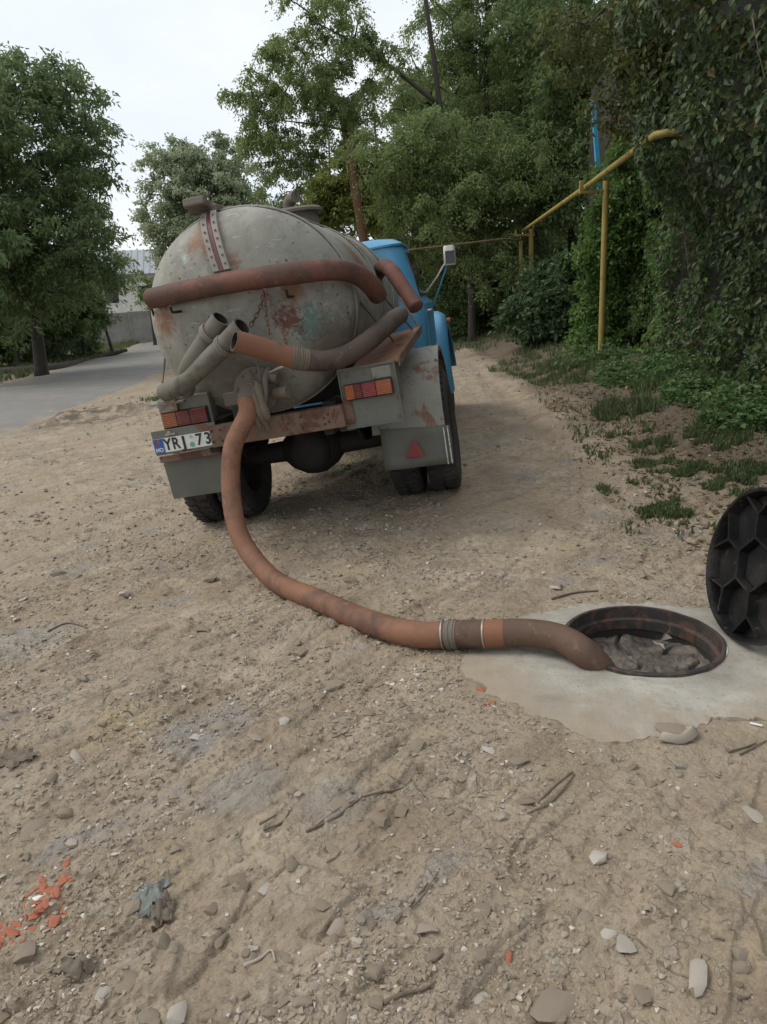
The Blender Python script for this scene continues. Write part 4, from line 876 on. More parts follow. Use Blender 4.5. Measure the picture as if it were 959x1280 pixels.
# blue post behind the pipe
bt, bb_ = V3(at(742, 124, 14.5)), V3(at(748, 205, 14.5)); bd = (bt-bb_).normalized(); gbz = gz_(bb_.x+.15, 14.5); foot = bb_ - bd*((bb_.z-gbz+.2)/bd.z)
bp = thing('blue_post', 'slim blue angle iron post rising above the yellow pipe', 'post', foot)
q = MB(); sdv = Vector((1, 0, 0))
for (dx, dy, w_, d_) in ((0, 0, .07, .012), (-.03, .035, .012, .07)):
    vs = []
    for e in (foot, bt):
        for (ax_, ay_) in ((-w_/2, -d_/2), (w_/2, -d_/2), (w_/2, d_/2), (-w_/2, d_/2)): vs.append(e+Vector((dx+ax_, dy+ay_, 0))-foot)
    q.add(vs, [(0, 1, 2, 3), (7, 6, 5, 4), (0, 4, 5, 1), (1, 5, 6, 2), (2, 6, 7, 3), (3, 7, 4, 0)])
q.build('upright', M['blue_post'], bp); q = MB().box(bt-foot+Vector((0, 0, .0)), (.14, .03, .02), Matrix.Rotation(R_(20), 3, 'Y')); q.build('bracket', M['blue_post'], bp)
# wooden pole behind the tank
wt, wb2 = V3(at(438, 200, 24)), V3(at(452, 285, 24)); wdv = (wt-wb2).normalized(); ft = wb2 - wdv*((wb2.z-gz_(wb2.x, 24)+.3)/wdv.z)
q = MB().tube([ft, wt+wdv*1.2], .15, 12, r2=.12); po_ = q.build('utility_pole', M['wood_pole'], None, 60); tag(po_, 'weathered brown wooden pole rising behind the grey tank', 'pole')
# concrete fence far left, panel by panel
fA, fB = V3(onz(60, 440, -.95)), V3(onz(205, 428, -.95)); fA.z = fB.z = -1.0
fA = fA + (fA-fB)*1.6; fB2 = fB + (fB-V3(onz(60, 440, -.95)))*1.5; fB2.z = -1.0; fd = (fB2-fA); fl_ = fd.length; fd.normalize(); fa_ = math.atan2(fd.y, fd.x)
cf = thing('concrete_fence', 'grey precast concrete panel fence beyond the asphalt road', 'fence', fA); cf.rotation_euler = (0, 0, fa_)
npan = int(fl_/3.0); pm = MB().box((1.5, 0, 1.12), (2.84, .12, 2.25)); pme = None; qme = None
for k in range(npan):
    if pme is None: o = pm.build('panel', M['fence_concrete'], cf, bevel=.02); pme = o.data; o2 = MB().box((0, -.02, 1.12), (.17, .2, 2.3)).build('post', M['fence_concrete'], cf, bevel=.02); qme = o2.data
    else:
        o = bpy.data.objects.new('panel', pme); o2 = bpy.data.objects.new('post', qme)
        for z in (o, o2): COL.objects.link(z); z.parent = cf
    o.location = (k*3.0, 0, .03*math.sin(k*2.1)); o2.location = (k*3.0, 0, 0)
# white building behind the fence
b0 = V3(at(165, 395, 66)); bld = thing('white_building', 'white plastered building with grey metal roof behind the concrete fence', 'building', (b0.x, 66, -1)); bld.rotation_euler = (0, 0, R_(12))
def BL(b, name, mat, parent=bld, **k): return b.build(name, M[mat], parent, **k)
w_ = BL(MB().box((-1.5, 4, 2.6), (15, 8, 5.2)), 'wall', 'plaster')
rf = BL(MB().prism([(-9.3, -.6, 5.2), (-9.3, 8.6, 5.2), (-9.3, 4, 7.4)], (1, 0, 0), 15.6), 'roof', 'roof_metal')
for k in range(30): BL(MB().box((-9.2+k*.53, 1.7, 6.34), (.05, 5.1, .05), Matrix.Rotation(math.atan2(2.2, 4.6), 3, 'X')), 'roof_seam', 'roof_metal', parent=rf)
BL(MB().box((-1.5, -.25, 5.16), (15.6, .5, .10)), 'eaves', 'roof_metal')
for x in (-7, -4.2, -1.4, 1.4, 4.2):
    wf = BL(MB().box((x, -.02, 3.6), (1.3, .1, 1.5)), 'window', 'plaster'); BL(MB().box((x, -.075, 3.6), (1.1, .02, 1.3)), 'pane', 'glass', parent=wf)
# blue gate glimpsed between the trunks
gp0 = V3(onz(82, 440, -.95)); gt = thing('blue_gate', 'bright blue sheet metal gate seen between dark trunks beyond the road', 'gate', (gp0.x, gp0.y-2, -.95)); gt.rotation_euler = (0, 0, fa_)
for k in range(12): MB().box((-1.6+k*.29, 0, 1.55), (.27, .03+.02*(k % 2), 3.0)).build('sheet', M['blue_sheet'], gt, bevel=.01)
for x in (-1.85, 1.85): MB().box((x, 0, 1.65), (.14, .14, 3.4)).build('gate_post', M['blue_sheet'], gt, bevel=.01)
# fallen trunk and low rails on the far verge
q0 = V3(onz(-60, 470, -.8)); q1 = V3(onz(60, 462, -.8)); q2 = V3(onz(118, 448, -.85)); q = MB().tube([q0, q1, q2, q2+Vector((1.2, 1.5, .25))], [.24, .22, .17, .08], 12, smooth_n=5)
tag(q.build('fallen_log', M['bark_dark'], None, 60), 'long dark fallen log on the grass verge across the road', 'log')
lf_ = thing('rail_fence', 'low dark wooden rail fence under the big tree across the road', 'fence', V3(onz(-60, 452, -.85)))
o0 = lf_.location.copy(); r0 = V3(onz(-60, 452, -.85)); r1 = V3(onz(95, 445, -.85))
for k in range(8):
    p = r0.lerp(r1, k/7)-o0; MB().box((p.x, p.y, .5), (.12, .12, 1.2)).build('post', M['bark_dark'], lf_)
for z in (.55, .95):
    MB().tube([r0-o0+Vector((0, 0, z)), r1-o0+Vector((0, 0, z))], .05, 8).build('rail', M['bark_dark'], lf_)

# ================================================================== VEGETATION
def leaf_geo(pos, axis, nrm_, ln, wd):      # rhombic leaves, a little folded
    axis = axis/np.linalg.norm(axis, axis=1, keepdims=True); sd = np.cross(axis, nrm_); sd /= np.linalg.norm(sd, axis=1, keepdims=True)+1e-9; n = np.cross(sd, axis)
    ln = np.broadcast_to(np.asarray(ln, float), (len(pos),))[:, None]; wd = np.broadcast_to(np.asarray(wd, float), (len(pos),))[:, None]
    a = pos; t_ = pos+axis*ln - n*ln*.10; l = pos+axis*ln*.42+sd*wd*.5+n*wd*.12; r = pos+axis*ln*.42-sd*wd*.5+n*wd*.12
    V = np.stack([a, l, t_, r], 1).reshape(-1, 3); k = np.arange(len(pos))*4; return V, np.stack([k, k+1, k+2, k+3], 1)
def rand_dirs(n, rg): v = rg.normal(size=(n, 3)); return v/np.linalg.norm(v, axis=1, keepdims=True)
def in_lobes(lobes, n, rg, shell=2.4):
    vol = np.array([l[3]*l[4]*l[5] if len(l) > 5 else l[3]**3 for l in lobes]); ch = rg.choice(len(lobes), n, p=vol/vol.sum()); d = rand_dirs(n, rg); u = rg.random(n)**(1/shell); L_ = np.array([list(l[:3])+([l[3]]*3 if len(l) < 6 else list(l[3:6])) for l in lobes])
    return L_[ch, :3] + d*u[:, None]*L_[ch, 3:6]
def tree(name, label, cat, trunk, lobes, ncl, nlf, clr, ln, wd, leaf, barkm='bark', tr=.2, droop=.5, seed=1, group=None, sub=3, limbr=.045, spray=5, extra_trunks=(), shell=2.4):
    rg = np.random.default_rng(seed); trunk = [Vector(p) for p in trunk]; base_ = trunk[0].copy()
    root = thing(name, label, cat, base_, group)
    tp_ = spline(trunk, 6); k = len(tp_)
    MB().tube([p-base_ for p in tp_], [tr*(1.25 if i == 0 else 1)*(1-.8*i/(k-1)) for i in range(k)], 10).build('trunk', M[barkm], root, 180)
    nodes = [np.array(p) for p in tp_[k//4:]]
    for et in extra_trunks:
        ep = spline([Vector(p) for p in et], 6); MB().tube([p-base_ for p in ep], [tr*.55*(1-.8*i/(len(ep)-1)) for i in range(len(ep))], 8).build('trunk', M[barkm], root, 180); nodes += [np.array(p) for p in ep[2:]]
    C = in_lobes(lobes, ncl, rg, shell); nodes = np.array(nodes); dd = np.linalg.norm(C[:, None]-nodes[None], axis=2).min(1); C = C[np.argsort(dd)]
    lim = MB(); depth = np.zeros(len(nodes))
    for c in C:
        d = np.linalg.norm(nodes-c, axis=1) + .5*np.maximum(0, nodes[:, 2]-c[2]); j = int(d.argmin()); p = nodes[j]; L_ = np.linalg.norm(c-p)
        if L_ < .05: continue
        mid = (p+c)/2 + np.array([0, 0, .12*L_]) + rg.normal(size=3)*.06*L_; pts = [Vector(p), Vector(mid), Vector(c)]
        r0 = min(tr*.5, limbr*(.35+.35*L_)); lim.tube([q-base_ for q in spline(pts, 2)], r0, 5, caps=False, r2=r0*.3)
        new = np.array([p+(mid-p)*.5, mid, (mid+c)/2, c]); nodes = np.concatenate([nodes, new])
    tag(lim.build('limbs', M[barkm], root, 180), kind='stuff')
    # leaves: each clump holds several drooping sprays
    ns = ncl*spray; cs = np.repeat(C, spray, 0); sdir = rand_dirs(ns, rg); sdir[:, 2] = sdir[:, 2]*.42-droop*.28; sl = clr*rg.uniform(.5, 1.35, ns)
    per = max(1, nlf//spray); u = rg.uniform(.05, 1, (ns, per)); pos = cs[:, None]+sdir[:, None]*(sl[:, None]*u)[..., None]; pos[..., 2] -= droop*.55*(u**2)*sl[:, None]; pos = pos + rg.normal(size=pos.shape)*clr*.13
    pos = pos.reshape(-1, 3); N = len(pos); ax_ = np.repeat(sdir, per, 0)*.6+rand_dirs(N, rg)*.8; ax_[:, 2] -= droop*.6; nr_ = rand_dirs(N, rg)*.8+np.array([0, 0, .8]); s_ = rg.uniform(.65, 1.25, N)
    V, Q = leaf_geo(pos-np.array(base_), ax_, nr_, ln*s_, wd*s_); npmesh('crown', V, Q, M[leaf], root); return root
def lobe(px, py, Y, rx, rz=None, ry=None):      # crown lobe centred on a sight line at depth Y, radii in metres
    c = at(px, py, Y); rz = rz or rx; ry = ry or rx; return (c[0], c[1], c[2], rx, ry, rz)
def tb(px, Y, up_=0): x = at(px, 400, Y)[0]; return Vector((x, Y, gz_(x, Y)-.15))
# left: the big dark walnut-like tree and its neighbours
b_ = tb(40, 29); tree('walnut_tree', 'big dense dark green tree overhanging the road verge', 'tree', [b_, b_+Vector((.1, 0, 2.5)), b_+Vector((-.3, .3, 5.5)), b_+Vector((0, 0, 9.5))],
     [lobe(20, 200, 28, 3.0, 3.4), lobe(75, 165, 28.5, 1.9, 2.0), lobe(60, 290, 27, 2.5, 1.7), lobe(110, 310, 26.5, 1.25, .9), lobe(30, 320, 28, 2.4, 1.4), lobe(100, 225, 28, 1.1, 1.2), lobe(-40, 250, 28, 3, 4), lobe(40, 110, 28.5, 1.6, 1.3), lobe(80, 105, 28.5, 1.0, .9), lobe(20, 355, 28, 2.4, .8), lobe(85, 340, 27, 1.5, .8), lobe(125, 285, 26.5, .9, .7), lobe(105, 180, 28, 1.0, 1.0), lobe(140, 315, 26.5, .8, .6), lobe(120, 345, 26.5, .9, .6), lobe(150, 290, 26.5, .5, .4), lobe(30, 385, 28, 1.8, .6)], 640, 108, .68, .21, .075, 'leaf_walnut', 'bark_dark', .26, .6, 11, spray=6, shell=3.6)
b_ = tb(-60, 25); tree('walnut_tree', 'tall dark tree at the frame edge before the big roadside tree', 'tree', [b_, b_+Vector((0, 0, 4)), b_+Vector((.2, 0, 10.5))], [lobe(-55, 120, 25, 1.7, 2.6), lobe(-60, 280, 25, 2.4, 2.2), lobe(-10, 70, 25, .35, .7), lobe(-20, 380, 25, 2.0, 1.2)], 90, 90, .6, .23, .085, 'leaf_walnut', 'bark_dark', .22, .7, 12)
for k, (px, Y, h, s_) in enumerate(((12, 34, 5.0, 1.5), (62, 36, 4.2, 1.4), (98, 38, 4.0, 1.0))):
    b_ = tb(px, Y); tree('young_tree', ('slim dark tree with bare lower stem under the big tree', 'dark slim tree just left of the blue gate', 'thin dark tree standing by the blue gate')[k], 'tree', [b_, b_+Vector((.1, 0, h*.5)), b_+Vector((-.1, 0, h))], [(b_.x, Y, b_.z+h*.8, s_*1.4, s_, s_*1.0), (b_.x+.6, Y, b_.z+h*.55, s_*1.1, s_, s_*.8)], 90, 90, .5, .2, .085, 'leaf_grove', 'bark_dark', .10, .4, 20+k)
b_ = tb(136, 40); tree('young_tree', 'small leaning tree in front of the concrete fence', 'tree', [b_, b_+Vector((-.25, 0, 1.6)), b_+Vector((-.7, 0, 4.2))], [lobe(126, 355, 40, 1.1, .9), lobe(112, 385, 40, .8, .6), lobe(150, 330, 40, .7, .6)], 60, 80, .45, .13, .06, 'leaf_grove', 'bark_dark', .10, .4, 31)
b_ = tb(190, 47); tree('ash_tree', 'small round green tree before the white building', 'tree', [b_, b_+Vector((0, 0, 2)), b_+Vector((0, 0, 4.2))], [lobe(185, 360, 47, 1.25, 1.3), lobe(205, 375, 47, 1.2, 1.2)], 60, 90, .5, .15, .08, 'leaf_robinia', 'bark_dark', .12, .3, 32)
# silvery poplar behind the tank
b_ = tb(265, 52); tree('poplar_tree', 'tall silvery grey green poplar rising behind the tank', 'tree', [b_, b_+Vector((0, 0, 6)), b_+Vector((.3, 0, 10.5))], [lobe(250, 235, 52, 3.1, 2.6), lobe(215, 215, 52, 1.9, 2.0), lobe(275, 200, 52, 2.0, 1.6), lobe(205, 275, 52, 2.0, 1.8), lobe(300, 250, 52, 2.4, 2.4), lobe(250, 310, 52, 3.2, 2.2), lobe(185, 250, 52, 1.0, 1.0), lobe(320, 300, 52, 2.6, 2.2)], 480, 132, .8, .20, .14, 'leaf_poplar', 'bark', .28, .35, 33, spray=6)
# robinias
b_ = tb(545, 24); tr0 = [b_, V3(at(560, 250, 24)), V3(at(548, 120, 24)), V3(at(525, -60, 24)), V3(at(520, -160, 24))]
tree('robinia_tree', 'tall feathery robinia whose long limb reaches left over the tank', 'tree', tr0,
     [lobe(370, 90, 23.5, 1.5, 1.1), lobe(345, 45, 23.5, .55, .5), lobe(330, 115, 23.5, 1.0, .55), lobe(315, 165, 23.5, 1.0, .7), lobe(300, 115, 23.5, .55, .4), lobe(355, 170, 23.5, 1.25, 1.2), lobe(350, 225, 23.5, .8, .7), lobe(420, 30, 23.5, 1.2, .7), lobe(425, 130, 24, 1.3, 1.3), lobe(400, -30, 24, 1.3, .8), lobe(460, 60, 24, 1.2, .8)], 250, 224, .42, .095, .044, 'leaf_robinia', 'bark_dark', .13, .8, 41, spray=8, extra_trunks=[[V3(at(556, 220, 24)), V3(at(480, 180, 23.7)), V3(at(420, 160, 23.5)), V3(at(350, 150, 23.5))], [V3(at(548, 130, 24)), V3(at(470, 70, 23.8)), V3(at(400, 30, 23.5))]])
b_ = tb(606, 26); tree('robinia_tree', 'tall robinia with dark straight trunk above the blue cab', 'tree', [b_, V3(at(612, 250, 26)), V3(at(608, 80, 26)), V3(at(612, -120, 26))],
     [lobe(620, 60, 26, 1.9, 1.5), lobe(560, 40, 26, 1.5, 1.2), lobe(560, 130, 26, 2.0, 1.4), lobe(640, 160, 26, 2.0, 1.6), lobe(690, 80, 26, 2.0, 1.8), lobe(500, 100, 26.5, 1.2, 1.1), lobe(600, -40, 26, 2.4, 1.2), lobe(660, -20, 26, 1.8, 1.0)], 430, 200, .55, .095, .044, 'leaf_robinia', 'bark_dark', .17, .8, 42, spray=8, extra_trunks=[[V3(at(660, 330, 26)), V3(at(650, 180, 26)), V3(at(655, 40, 26)), V3(at(650, -80, 26))]])
b_ = tb(590, 21.5); tree('leaning_robinia', 'dark leaning tree with bowed trunk above the far yellow pipe', 'tree', [b_, V3(at(585, 330, 21.5)), V3(at(545, 255, 21.5)), V3(at(480, 215, 21.5)), V3(at(440, 190, 21.5))],
     [lobe(500, 205, 21.5, 1.2, 1.0), lobe(455, 165, 21.5, .6, .45), lobe(530, 200, 22, 1.5, 1.3), lobe(600, 235, 22, 1.8, 1.3), lobe(540, 290, 22.5, 1.3, .9), lobe(660, 220, 22, 1.7, 1.4), lobe(600, 310, 22.5, 1.5, 1.0), lobe(500, 260, 22.5, 1.0, .7), lobe(570, 260, 21, 1.3, .9), lobe(620, 330, 21, 1.0, .8), lobe(560, 170, 21.5, 1.3, .9)], 460, 192, .5, .095, .044, 'leaf_robinia', 'bark_dark', .12, .7, 43, spray=8)
b_ = tb(715, 23); tree('grove_tree', 'dark dense tree behind the blue post', 'tree', [b_, b_+Vector((0, 0, 5)), b_+Vector((-.3, 0, 11))], [lobe(710, 150, 23, 1.9, 2.2), lobe(690, 260, 22.5, 1.8, 1.4), lobe(760, 90, 22, 2.0, 2.2), lobe(700, 20, 23, 1.8, 1.5), lobe(740, 230, 21.5, 1.6, 1.6)], 340, 120, .55, .15, .075, 'leaf_grove', 'bark_dark', .22, .5, 44, spray=7)
# darker wood behind, closing the gaps below
for k, (px, Y, lb) in enumerate(((480, 36, [(480, 250, 3.0, 1.6), (500, 340, 3.0, 1.6)]), (560, 34, [(560, 220, 2.6, 2.6), (560, 340, 3.0, 2.0)]), (640, 33, [(640, 240, 2.8, 3.0), (640, 350, 3.0, 1.8), (610, 120, 2.6, 2.0)]), (710, 31, [(710, 200, 2.8, 3.2), (710, 340, 2.8, 2.0), (690, 70, 2.6, 2.4)]), (540, 38, [(540, 130, 2.2, 1.8), (600, 180, 2.6, 2.2)]))):
    b_ = tb(px, Y); tree('grove_tree', ('dusky tree far behind the wooden pole and the cab', 'dusky tree far behind the bowed robinia trunk', 'dusky tree far behind the mirror and far pipe', 'dusky tree far behind the yellow posts', 'tall dusky tree between the far robinia trunks')[k], 'tree', [b_, b_+Vector((.2, 0, 4)), b_+Vector((0, 0, 9))], [lobe(a, c, Y, r, rz) for (a, c, r, rz) in lb], 190, 80, .8, .28, .14, 'leaf_grove', 'bark_dark', .2, .4, 60+k, spray=6)
b_ = tb(420, 32); tree('yellowing_tree', 'yellow green tree glowing behind the tank hatch', 'tree', [b_, b_+Vector((0, 0, 3)), b_+Vector((.2, 0, 8))], [lobe(415, 245, 32, 1.5, 1.1), lobe(440, 215, 32, 1.4, 1.2), lobe(395, 270, 32, 1.3, .7), lobe(470, 255, 32, 1.5, 1.2)], 240, 90, .55, .17, .09, 'leaf_yellowing', 'bark', .15, .4, 71)
# shrubs by the lane end
def bush(label, cx_, cy_, lobes, ncl, nlf, leaf, seed, ln=.11, wd=.06, clr=.35, name='bush', group=None):
    z = gz_(cx_, cy_); return tree(name, label, 'bush', [(cx_, cy_, z-.1), (cx_+.05, cy_, z+.5), (cx_, cy_+.05, z+1.2)], lobes, ncl, nlf, clr, ln, wd, leaf, 'bark_dark', .05, .35, seed, group)
c_ = at(690, 420, 16.5); bush('dark leafy bush at the end of the lane below the yellow posts', c_[0], 16.5, [lobe(690, 385, 16.5, .95, .75), lobe(705, 345, 16.7, .8, .6), lobe(660, 400, 16.3, .5, .5), lobe(725, 400, 16.2, .7, .7)], 170, 110, 'leaf_bush', 81, .12, .07)
for k, (px, Y) in enumerate(((560, 23), (600, 24), (640, 23.5), (660, 22), (520, 25))):
    c_ = at(px, 400, Y); bush(('dark shrub beside the blue cab at the wood edge', 'shady shrub at the foot of the bowed tree', 'shady shrub right of the bowed tree', 'shrub under the second yellow post', 'dark shrub hidden behind the cab roof')[k], c_[0], Y, [lobe(px, 385, Y, 1.1, 1.0), lobe(px+8, 345, Y, .9, .8)], 90, 90, 'leaf_grove', 82+k, .12, .06, .45)

for k, (px, Y) in enumerate(((-30, 35), (25, 36), (70, 39))):
    c_ = at(px, 400, Y); bush(('dark shrub behind the rail fence at the frame edge', 'dark shrub behind the fallen log', 'dark shrub left of the blue gate')[k], c_[0], Y, [lobe(px, 425, Y, 2.2, 1.1), lobe(px+15, 370, Y, 1.9, 1.4)], 150, 90, 'leaf_walnut', 182+k, .2, .1, .6)
# creeper curtain on the right with a wall behind it
WALL = np.array([[3.05, 2.4], [3.62, 5.2], [4.05, 7.6], [4.3, 10.5], [4.75, 14.5], [5.2, 20.0]])
def wall_pt(s): i = np.clip(s, 0, 1)*5; return np.stack([np.interp(i, np.arange(6), WALL[:, 0]), np.interp(i, np.arange(6), WALL[:, 1])], -1)
gw = thing('garden_wall', 'tall old wall almost wholly hidden by hanging creeper', 'wall', (3.62, 5.2, 0))
for i in range(5):
    a, c = WALL[i], WALL[i+1]; d = c-a; n_ = np.array([d[1], -d[0]])/np.linalg.norm(d); Pp = [(a[0], a[1]), (c[0], c[1]), (c[0]+n_[0]*.3, c[1]+n_[1]*.3), (a[0]+n_[0]*.3, a[1]+n_[1]*.3)]
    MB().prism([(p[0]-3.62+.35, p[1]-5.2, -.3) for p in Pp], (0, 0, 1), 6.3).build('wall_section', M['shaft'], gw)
rg = np.random.default_rng(91)
def ivy_points(n, s0, s1, z0, z1):
    s = rg.uniform(s0, s1, n); z = rg.uniform(z0, z1, n); p = wall_pt(s); y = p[:, 1]
    bul = .25*pn(y*1.1, z*1.1+3)*1.6 + .14*pn(y*3.1, z*2.3) + 1.45*sst(1.6, 3.2, z)*sst(11.8, 9.0, y)*sst(4.8, 7.6, y)*(.75+.6*pn(y*.9+5, z*.7)) + .25*sst(.9, .1, z)
    x = p[:, 0] - bul + np.abs(rg.normal(size=n))*.10 - .03; return np.stack([x, y, z], 1), s
def ivy_mesh(name, pos, leaf, parent, ln0, ln1):
    N = len(pos); ax_ = rg.normal(size=(N, 3))*.65 + np.array([-.25, -.1, -.8]); nr_ = rg.normal(size=(N, 3))*.42 + np.array([-.8, -.45, .35]); s_ = ln0*.6+(ln1*1.15-ln0*.6)*rg.random(N)**1.6; V, Q = leaf_geo(pos, ax_, nr_, s_, s_*rg.uniform(.45, .75, N)); return npmesh(name, V, Q, M[leaf], parent)
cr = thing('creeper', 'dense dark creeper curtain hanging down the whole right side', 'creeper', (3.6, 5.2, 0)); coff = np.array([3.6, 5.2, 0])
Pd, _s = ivy_points(92000, .05, .85, -.05, 6.0)
Pd[:, 2] += np.array(base_h(Pd[:, 0], Pd[:, 1]))*1.0
clumpy = pn(Pd[:, 1]*2.2+7, Pd[:, 2]*2.6); Pd = Pd[clumpy+.5*pn(Pd[:, 1]*6, Pd[:, 2]*5) > -.22]
fresh = (sst(8.5, 12.0, Pd[:, 1])*sst(5.2, 3.0, Pd[:, 2])*(.5+pn(Pd[:, 1]*.9, Pd[:, 2]*.9)*1.4)) > rg.random(len(Pd))
aut = (sst(2.6, 4.2, Pd[:, 2])*.5*(.4+1.5*pn(Pd[:, 1]*1.3+30, Pd[:, 2]*1.3))) > rg.random(len(Pd))
o = ivy_mesh('foliage', Pd[~fresh & ~aut]-coff, 'leaf_creeper', cr, .055, .105); tag(o, kind='stuff')
o = ivy_mesh('fresh_foliage', Pd[fresh]-coff, 'leaf_creeper_fresh', cr, .06, .11); tag(o, kind='stuff')
o = ivy_mesh('autumn_foliage', Pd[aut & ~fresh]-coff, 'leaf_autumn', cr, .07, .12); tag(o, kind='stuff')
# hanging stems
st = MB()
for k in range(9):
    s0 = rg.uniform(.1, .8); z1 = rg.uniform(2.5, 5.5); pts = []
    for j in range(7):
        z = z1 - j*rg.uniform(.3, .6); q_, _ = ivy_points(1, s0, s0+.001, z, z+.001); pts.append(Vector(q_[0]-coff)+Vector((-.05, 0, 0)))
        s0 += rg.normal()*.004
    st.tube(pts, .007, 5, smooth_n=3, r2=.003)
tag(st.build('stems', M['twig'], cr, 180), kind='stuff')
# nearest large leaves one by one
lm = bpy.data.meshes.new('leaf'); lv = [(0, 0, 0), (.2, .26, .03), (.55, .33, .02), (1.0, 0, -.12), (.55, -.33, .02), (.2, -.26, .03), (.4, 0, -.03)]
lm.from_pydata(lv, [], [(0, 1, 6), (1, 2, 6), (2, 3, 6), (3, 4, 6), (4, 5, 6), (5, 0, 6)]); lm.materials.append(M['leaf_creeper'])
lm2 = lm.copy(); lm2.materials.clear(); lm2.materials.append(M['leaf_autumn'])
Pn, _s = ivy_points(1500, .12, .42, .3, 5.0); px_ = np.stack([(Pn-CC)@CR, (Pn-CC)@CU, (Pn-CC)@_F], 1); xs, ys_ = 479.5+CAM_F*px_[:, 0]/px_[:, 2], 640-CAM_F*px_[:, 1]/px_[:, 2]
ok = (xs < 965) & (ys_ > -10); Pn = Pn[ok][:280]
for p in Pn:
    o = bpy.data.objects.new('leaf', lm if rg.random() > .12 else lm2); COL.objects.link(o); o.parent = cr; s_ = rg.uniform(.05, .085)
    xa = Vector(rg.normal(size=3)*.35+np.array([-.3, -.2, -.9])).normalized(); zn = Vector(rg.normal(size=3)*.3+np.array([-.8, -.5, .4])); yn = zn.cross(xa).normalized(); zn = xa.cross(yn)
    mm = Matrix.Identity(4)
    for i in range(3): mm[i][0] = xa[i]*s_; mm[i][1] = yn[i]*s_; mm[i][2] = zn[i]*s_; mm[i][3] = (p-coff)[i]-(.05 if i == 0 else 0)
    o.matrix_local = mm
c_ = at(765, 430, 13.9); tree('creeper_shrub', 'fresh light green leafy column behind the near yellow post', 'shrub', [(c_[0]+.1, 13.9, -.1), (c_[0]+.1, 14, 1.8), (c_[0]+.2, 14, 3.6)], [lobe(778, 215, 13.9, .50, .55), lobe(768, 285, 13.9, .60, .6), lobe(762, 350, 13.9, .62, .6), lobe(765, 410, 13.9, .62, .6), lobe(800, 300, 13.6, .6, 1.2), lobe(740, 390, 13.9, .45, .5), lobe(800, 180, 13.6, .45, .5), lobe(752, 265, 13.6, .32, .35), lobe(748, 310, 13.6, .34, .4), lobe(742, 430, 13.5, .4, .4)], 260, 100, .3, .085, .05, 'leaf_creeper_fresh', 'bark_dark', .05, .6, 96, spray=6)
# overhanging branch with yellowing leaves at the top
b0 = Vector((4.6, 9.5, 5.0)); tree('overhanging_tree', 'branchy tree leaning over the wall with browning leaves', 'tree', [(5.2, 10.0, -.1), (5.2, 10, 3), (4.6, 10, 6), (3.6, 10, 8)], [lobe(770, 30, 10.5, .75, .6), lobe(800, 100, 10, .55, .6), lobe(715, 60, 11, .4, .3), lobe(840, 40, 9.5, .7, .7), lobe(700, 20, 11, .5, .35)], 75, 80, .34, .09, .042, 'leaf_autumn', 'bark_dark', .08, .7, 95, spray=6)

# ground plants
def scatter_ground(n, cx_, cy_, rx, ry, rg):
    a = rg.uniform(0, 2*np.pi, n); r = np.sqrt(rg.random(n)); return cx_+rx*r*np.cos(a), cy_+ry*r*np.sin(a)
gx_, gy_, gh_ = [], [], []
for (px, py, rx, ry, n, h) in ((670, 460, .8, 1.8, 3200, .10), (710, 470, .7, 1.4, 3000, .11), (780, 515, .32, .6, 2400, .12), (745, 475, .5, .9, 2200, .12), (840, 500, .5, .7, 1400, .14), (855, 622, .30, .20, 3600, .045), (905, 590, .34, .36, 3600, .05), (835, 575, .30, .3, 1800, .04), (880, 555, .4, .4, 2600, .07), (920, 545, .35, .4, 1600, .10), (790, 545, .25, .3, 1200, .06), (650, 430, 2.0, 1.4, 3200, .16), (600, 425, 2.2, 1.2, 3200, .16), (690, 445, .8, .9, 1500, .12), (780, 600, .2, .2, 400, .04), (200, 490, .5, .5, 900, .1), (930, 620, .2, .3, 900, .05)):
    z = .08 if px > 300 else -.45
    c_ = onz(px, py, z); a, b_ = scatter_ground(n, c_[0], c_[1], rx, ry, rg); gx_.append(a); gy_.append(b_); gh_.append(np.full(n, h))
for (px0, px1, py0, py1, n, h) in ((640, 959, 455, 560, 5200, .06), (720, 959, 540, 650, 2600, .04)):
    a, b_ = [], []
    for k in range(n):
        q_ = onz(rg.uniform(px0, px1), rg.uniform(py0, py1), .1); a.append(q_[0]); b_.append(q_[1])
    a = np.array(a); b_ = np.array(b_); kk = a > 1.55+.11*(b_-4)+.35*pn(a*1.5, b_*1.5); gx_.append(a[kk]); gy_.append(b_[kk]); gh_.append(np.full(kk.sum(), h))
# far verge of the road
n = 14000; yv = rg.uniform(14, 58, n); xv = road_x(yv)-ROADW-.1-np.abs(rg.normal(size=n))*1.6; gx_.append(xv); gy_.append(yv); gh_.append(np.full(n, .28))
gx_ = np.concatenate(gx_); gy_ = np.concatenate(gy_); gh_ = np.concatenate(gh_); keep = (pn(gx_*2.5, gy_*2.5+4)+.6*pn(gx_*7, gy_*7) > -.02) & (rg.random(len(gx_)) < .8); gx_, gy_, gh_ = gx_[keep], gy_[keep], gh_[keep]
N = len(gx_); gzv = ground_h(gx_, gy_); hh = gh_*rg.uniform(.4, 1.2, N); aa = rg.uniform(0, 2*np.pi, N); ww = np.where(gh_ > .18, .02, .008)*rg.uniform(.7, 1.4, N); ln_ = rg.normal(size=(N, 2))*.4
B0 = np.stack([gx_-np.cos(aa)*ww, gy_-np.sin(aa)*ww, gzv-.01], 1); B1 = np.stack([gx_+np.cos(aa)*ww, gy_+np.sin(aa)*ww, gzv-.01], 1)
